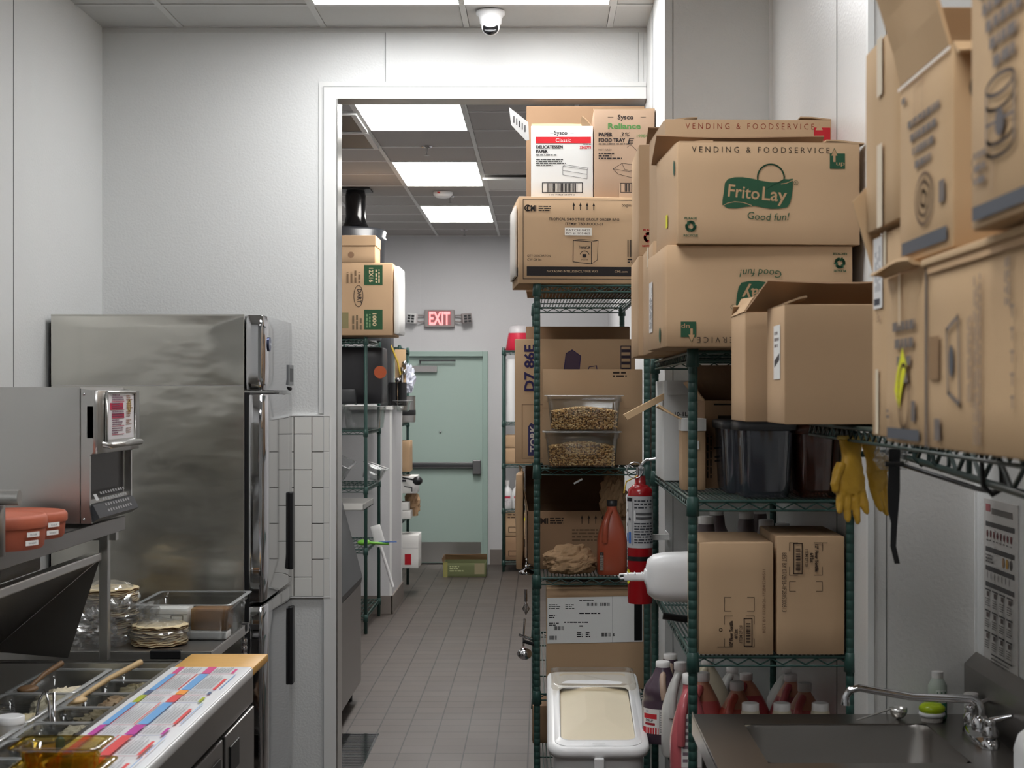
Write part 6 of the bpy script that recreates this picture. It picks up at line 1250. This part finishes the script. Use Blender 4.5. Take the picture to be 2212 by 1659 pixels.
def near(name, label, x, y0, y1, z0, z1, w=.40, open_=False, m=None, **k):
    return carton(name, label, x, y0, z0, w, y1-y0, z1-z0, 0, m or BL, open_=open_, tape=None, **k)
# A, B plain
yb = 3.20; xb = px(1694, yb); hb = pz(657, yb)-ZS
tt = near('plain_carton', 'plain brown open carton at the far end of the wall shelf, nearer of two', xb, yb, yb+.24, ZS, ZS+hb, .34, True, CB); flap(tt, 'back', .34, .24, hb, .115, -60, CBD, -.14, 1.0, skew=.3); flap(tt, 'right', .34, .24, hb, .08, -60, CB); flap(tt, 'left', .34, .24, hb, .05, -72, CB)  # darker board on the back flap imitates its shadowed inner face
pr = Print(); pr.rect(.10, hb-.155, .19, hb-.04, (222, 220, 216)); pr.poly([(.11, hb-.13), (.18, hb-.115), (.18, hb-.10), (.11, hb-.115)], (70, 66, 66)); pr.dashes(.11, hb-.09, .18, hb-.05, 3, (120,110,106), 4, .6); pr.put(tt, on_left(.34, .24, hb), 'shipping_label')
ya = 3.50; xa = px(1609, ya); ha = pz(674, ya)-ZS
tt = near('plain_carton', 'plain brown carton at the far end of the wall shelf, half hidden farther one', xa, ya, ya+.25, ZS, ZS+ha, .36, True, CB); flap(tt, 'left', .36, .25, ha, .05, -35, CB); flap(tt, 'back', .36, .25, ha, .05, -60, CB)
# C1, C, D
tt = near('labelled_carton', 'tall brown carton with white shipping label next to the plain cartons', .50, 2.05, 2.335, ZS, 1.935, .40, tape_=0) if 0 else near('labelled_carton', 'tall brown carton with white shipping label next to the plain cartons', .50, 2.05, 2.335, ZS, 1.935)
pr = Print(); pr.rect(.015, .19, .075, .295, (226, 224, 222)); pr.rect(.02, .195, .06, .205, (60,60,70)); pr.dashes(.025, .215, .065, .285, 3, (150,150,154), 4, .8, True); pr.rect(.03, .004, .05, .10, (222, 206, 180)); pr.rect(.085, .25, .10, .30, (222, 206, 180)); pr.text('3x', .05, .17, h=.015, c=(150, 120, 96)); pr.put(tt, on_left(.4, .285, .3))
zC = pz(575, 1.86); tt = near('printed_carton', 'brown carton with blurred grey print and a yellow tape mark on its side', .455, 1.832, 2.04, ZS, zC); w_, d_, h_ = .4, .208, zC-ZS
pr = Print(); 
for k in range(4): pr.dashes(.05+.012*k, h_-.075-.022*k, .17-.012*k, h_-.062-.022*k, 1, G, k, 1, hh=.9)
pr.poly([(.104, .122), (.128, .098), (.098, .064), (.086, .042), (.062, .068), (.072, .088)], (226, 222, 40)); pr.ring(.11, .06, .028, .005, (150, 122, 96), 0, 2*PI, ry=.04); pr.rect(.15, .03, .17, .055, G); pr.rect(.02, .006, .19, .02, NV); pr.rect(.085, .15, .092, h_, (226, 206, 176)); pr.dashes(.015, .03, .04, .045, 2, G, 4); pr.put(tt, on_left(w_, d_, h_), eps=.002); flap(tt, 'left', w_, d_, h_, .02, 70, BL)
zD = pz(585, 1.995) if 0 else 1.852; tt = near('case_carton', 'big brown carton with handle slot and dark stripe, nearest on the wall shelf', .455, 1.30, 1.828, ZS, zD); w_, d_, h_ = .4, .528, zD-ZS
pr = Print(); pr.rect(.006, 0.0, .014, h_, (90, 84, 84)); pr.rect(.026, .080, .070, .130, (150, 118, 84)); pr.line([(.108, .065), (.102, .135), (.150, .148), (.156, .052)], .005, G, True); pr.disc(.122, .10, .009, NV, .018); pr.dashes(.185, .055, .205, .15, 2, (150,130,112), 5, .9, True); pr.dashes(.21, .01, .24, .19, 3, (150,130,112), 6, .9, True); pr.rect(.05, .01, .075, .035, G)
for k in range(5): pr.text('T', .345, .05+.022*k, h=.012, c=G, bold=.04)
pr.dashes(.32, .15, .34, .2, 2, G, 7, .9, True); pr.rect(.02, h_-.012, .45, h_-.004, (214, 178, 138)); pr.put(tt, on_left(w_, d_, h_), eps=.002); MB().box(-.006, .002, -.002, d_-.0, h_-.003, h_+.006).build('torn_edge', CBL, tt, bevel=.002)
# E, F, G
tt = near('taped_carton', 'brown carton with pale tape strips stacked on the labelled carton', .49, 2.10, 2.335, 1.94, 2.213); pr = Print(); pr.rect(.09, .0, .125, .12, (224, 208, 184)); pr.rect(.09, .19, .125, .274, (224, 208, 184)); pr.put(tt, on_left(.4, .235, .273), eps=.002)
zF0 = 1.862; zF1 = 2.088; tt = near('open_carton', 'open brown carton with raised flap in the upper right, ring mark on side', .455, 1.705, 1.958, zF0, zF1, .36, True); w_, d_, h_ = .36, .253, zF1-zF0
flap(tt, 'left', w_, d_, h_, .13, 12, BL, .04, .96, skew=.12); flap(tt, 'back', w_, d_, h_, .10, -20, BL); flap(tt, 'front', w_, d_, h_, .03, 120, BL)
pr = Print()
for k in range(4): pr.dashes(.05+.012*k, h_-.062-.018*k, .20-.012*k, h_-.052-.018*k, 1, G, k+5, 1, hh=.9)
pr.ring(.13, .069, .042, .004, (150, 124, 100), ry=.030); pr.ring(.13, .069, .028, .004, (150, 124, 100), ry=.020); pr.ring(.13, .069, .013, .004, (150, 124, 100), ry=.009); pr.rect(.20, .055, .225, .08, G); pr.rect(.02, .010, .235, .026, NV); pr.frame(.085, h_-.06, .125, h_-.012, .002, (170, 140, 112)); pr.dashes(.02, h_-.03, .05, h_-.015, 1, G, 3); pr.rect(.0, h_-.006, .25, h_-.002, (236, 226, 214)); pr.put(tt, on_left(w_, d_, h_), eps=.002)
pr = Print(); pr.ring(.04, h_-.05, .02, .004, G); pr.rect(.03, .03, .09, .055, (50,46,50)); pr.dashes(.02, .07, .09, .10, 2, G, 5, .9); pr.put(tt, on_front(0,0,0))
zG = 1.862; tt = near('can_carton', 'brown carton with a can drawing and text, top nearest in the right corner', .43, 1.20, 1.545, zG, 2.36, .38); w_, d_, h_ = .38, .345, 2.36-zG
pr = Print()
for k in range(5): pr.dashes(.035+.012*k, .222-.019*k, .19-.010*k, .234-.019*k, 1, G, k+9, 1, hh=.9)
cx, cy, a_, b_ = .105, .100, .044, .009; CK = (100, 94, 94)
for yy in (.028, .014, -.018, -.030): pr.ring(cx, cy+yy, a_, .0035, CK, 0 if yy > .02 else PI, 2*PI, ry=b_)
pr.line([(cx-a_, cy+.028), (cx-a_, cy-.03)], .004, CK); pr.line([(cx+a_, cy+.028), (cx+a_, cy-.03)], .004, CK); pr.disc(cx, cy-.008, .014, CK, .013); pr.line([(cx-a_, cy-.006), (cx+a_, cy-.006)], .003, CK)
pr.dashes(.02, .04, .06, .078, 3, G, 4, .9); pr.rect(.015, .008, .33, .022, NV); pr.line([(.08, .03), (.09, .09)], .002, (130,110,96)); pr.put(tt, on_left(w_, d_, h_), eps=.002)
# cardboard corner sticking out behind
mb = MB(); q = [(px(1840, 2.345), pz(437, 2.345)), (px(1873, 2.345), pz(402, 2.345)), (px(1900, 2.345), pz(420, 2.345)), (px(1900, 2.345), pz(600, 2.345)), (px(1884, 2.345), pz(585, 2.345))]
prof(mb, q[::-1], 2.340, 2.345); o = mb.build('torn_cardboard_flap', CBL); tag(o, 'loose triangular cardboard flap poking out behind the taped carton', 'cardboard')
o2 = near('back_carton', 'pale brown carton at the back, seen between the two top nearest cartons', .55, 1.99, 2.06, 1.94, 2.16, .36) if 0 else None

# gloves --------------------------------------------------
def glove(label, loc, rot, mirror=1, spread=1.0):
    t = thing('rubber_glove', label, 'glove', loc); t.rotation_euler = rot; t.scale = (.74, .74, .74); mb = MB()
    # hangs down -z, palm in the x-z plane
    mb.sup([(-.05, .040, .012, 2.2, 0, 0), (-.065, .034, .016, 2.2, 0, 0), (-.10, .028, .018, 2.2, .002, 0), (-.13, .034, .019, 2.2, .002, 0), (-.165, .043, .019, 2.3, .0, 0), (-.20, .044, .017, 2.4, 0, 0), (-.215, .040, .014, 2.3, 0, 0)][::-1], 28)
    for i, (x, L, a) in enumerate(((-.032, .078, -.24), (-.011, .104, -.06), (.011, .098, .06), (.031, .074, .20))):
        x *= mirror; a *= mirror*spread; p0 = Vector((x, 0, -.195)); dv = Vector((math.sin(a), 0, -math.cos(a))); side = Vector((0, -.14, 0))
        pts = [p0, p0+dv*L*.4+side*.02, p0+dv*L*.75+side*.05, p0+dv*L*.95+side*.09, p0+dv*L*1.03+side*.1]; mb.tube(pts, .012, 12, rs=[.0115, .0125, .0115, .0085, .003])
    p0 = Vector((.034*mirror, -.004, -.125)); mb.tube([p0, p0+Vector((.016*mirror, -.008, -.03)), p0+Vector((.024*mirror, -.012, -.06)), p0+Vector((.022*mirror, -.012, -.078)), p0+Vector((.020*mirror, -.012, -.084))], .012, 12, rs=[.015, .0145, .0125, .009, .003])
    o = mb.build('glove_body', YEL, t, merge=False); rm = o.modifiers.new('remesh', 'REMESH'); rm.mode = 'VOXEL'; rm.voxel_size = .0028; rm.use_smooth_shade = True
    sm = o.modifiers.new('smooth', 'SMOOTH'); sm.iterations = 5; sm.factor = .6
    tx = bpy.data.textures.get('crease') or bpy.data.textures.new('crease', 'CLOUDS'); tx.noise_scale = .03; dp = o.modifiers.new('crease', 'DISPLACE'); dp.texture = tx; dp.strength = .008; dp.texture_coords = 'LOCAL'
    MB().sup([(-.056, .040, .013, 2.2, 0, 0), (-.053, .044, .0165, 2.2, 0, 0), (-.046, .043, .016, 2.2, 0, 0), (-.044, .038, .011, 2.2, 0, 0)], 28).build('rolled_cuff', mat('pale_yellow_rubber', (206, 178, 96), .5), t)
yg = 3.02; zg = pz(945, yg)
glove('yellow rubber glove hanging from the wall shelf, left one with fingers spread down', (px(1838, 3.3), 3.3, pz(945, 3.3)+.037), (0, .0, .25), -1, .7)
t_ = glove('yellow rubber glove hanging from the wall shelf, right one slanting behind', (px(1868, 3.36), 3.36, pz(946, 3.36)+.035), (0, -.40, .8), 1, .3)
t = thing('black_strap', 'long black strap hanging under the wall shelf beside the yellow gloves', 'strap', (px(1932, 3.0), 3.0, 0)); a = pz(1002, 3.0); b = pz(1060, 3.0); c = pz(1218, 3.0); wz = .013
mb = MB()
def strip(pts, w, th=.003):
    for (x0, z0_, w0), (x1, z1_, w1) in zip(pts, pts[1:]): 
        mb.raw([(x0-w0, 0, z0_), (x0+w0, 0, z0_), (x1+w1, 0, z1_), (x1-w1, 0, z1_), (x0-w0, th, z0_), (x0+w0, th, z0_), (x1+w1, th, z1_), (x1-w1, th, z1_)], ((0,3,2,1), (4,5,6,7), (0,1,5,4), (2,3,7,6), (1,2,6,5), (0,4,7,3)))
strip([(.001, sz-.04, .011), (.0, a, .011), (-.001, b, .012), (-.002, pz(1105, 3.0), .010), (0, pz(1130, 3.0), .006), (-.002, pz(1180, 3.0), .0055), (.006, c, .005)], 0); mb.build('strap_band', BLACK, t)
MB().cyl((-.018, .0, a), (.018, .0, a), .005, 8).build('strap_buckle', BLACK, t)
o = MB(); crumple(o, (0, 0, 0), 1, (.035, .03, .035), 4.1, 24, 16, .35); o = o.build('clear_wrap', BAGM, loc=(px(1925, 3.2), 3.2, pz(985, 3.2))); tag(o, 'scrap of clear plastic film caught under the wall shelf by the strap', 'film')
t = thing('white_bin', 'white rounded plastic bin cut off at the bottom right corner', 'bin', (px(2188, 2.80), 2.68, 0)); zz = pz(1560, 2.78); mb = MB(); mb.loft([[(p[0], p[1], z) for p in _rr(i, .26-i, i, .15-i, .04)] for i, z in ((.03, 0), (.0, .1), (0, zz-.05), (.006, zz-.025), (.022, zz-.006), (.05, zz))]); mb.build('bin_body', WPL, t); MB().rbox(.06, .20, .06, .09, zz-.004, zz+.004, .003).build('bin_lid', WPL, t)
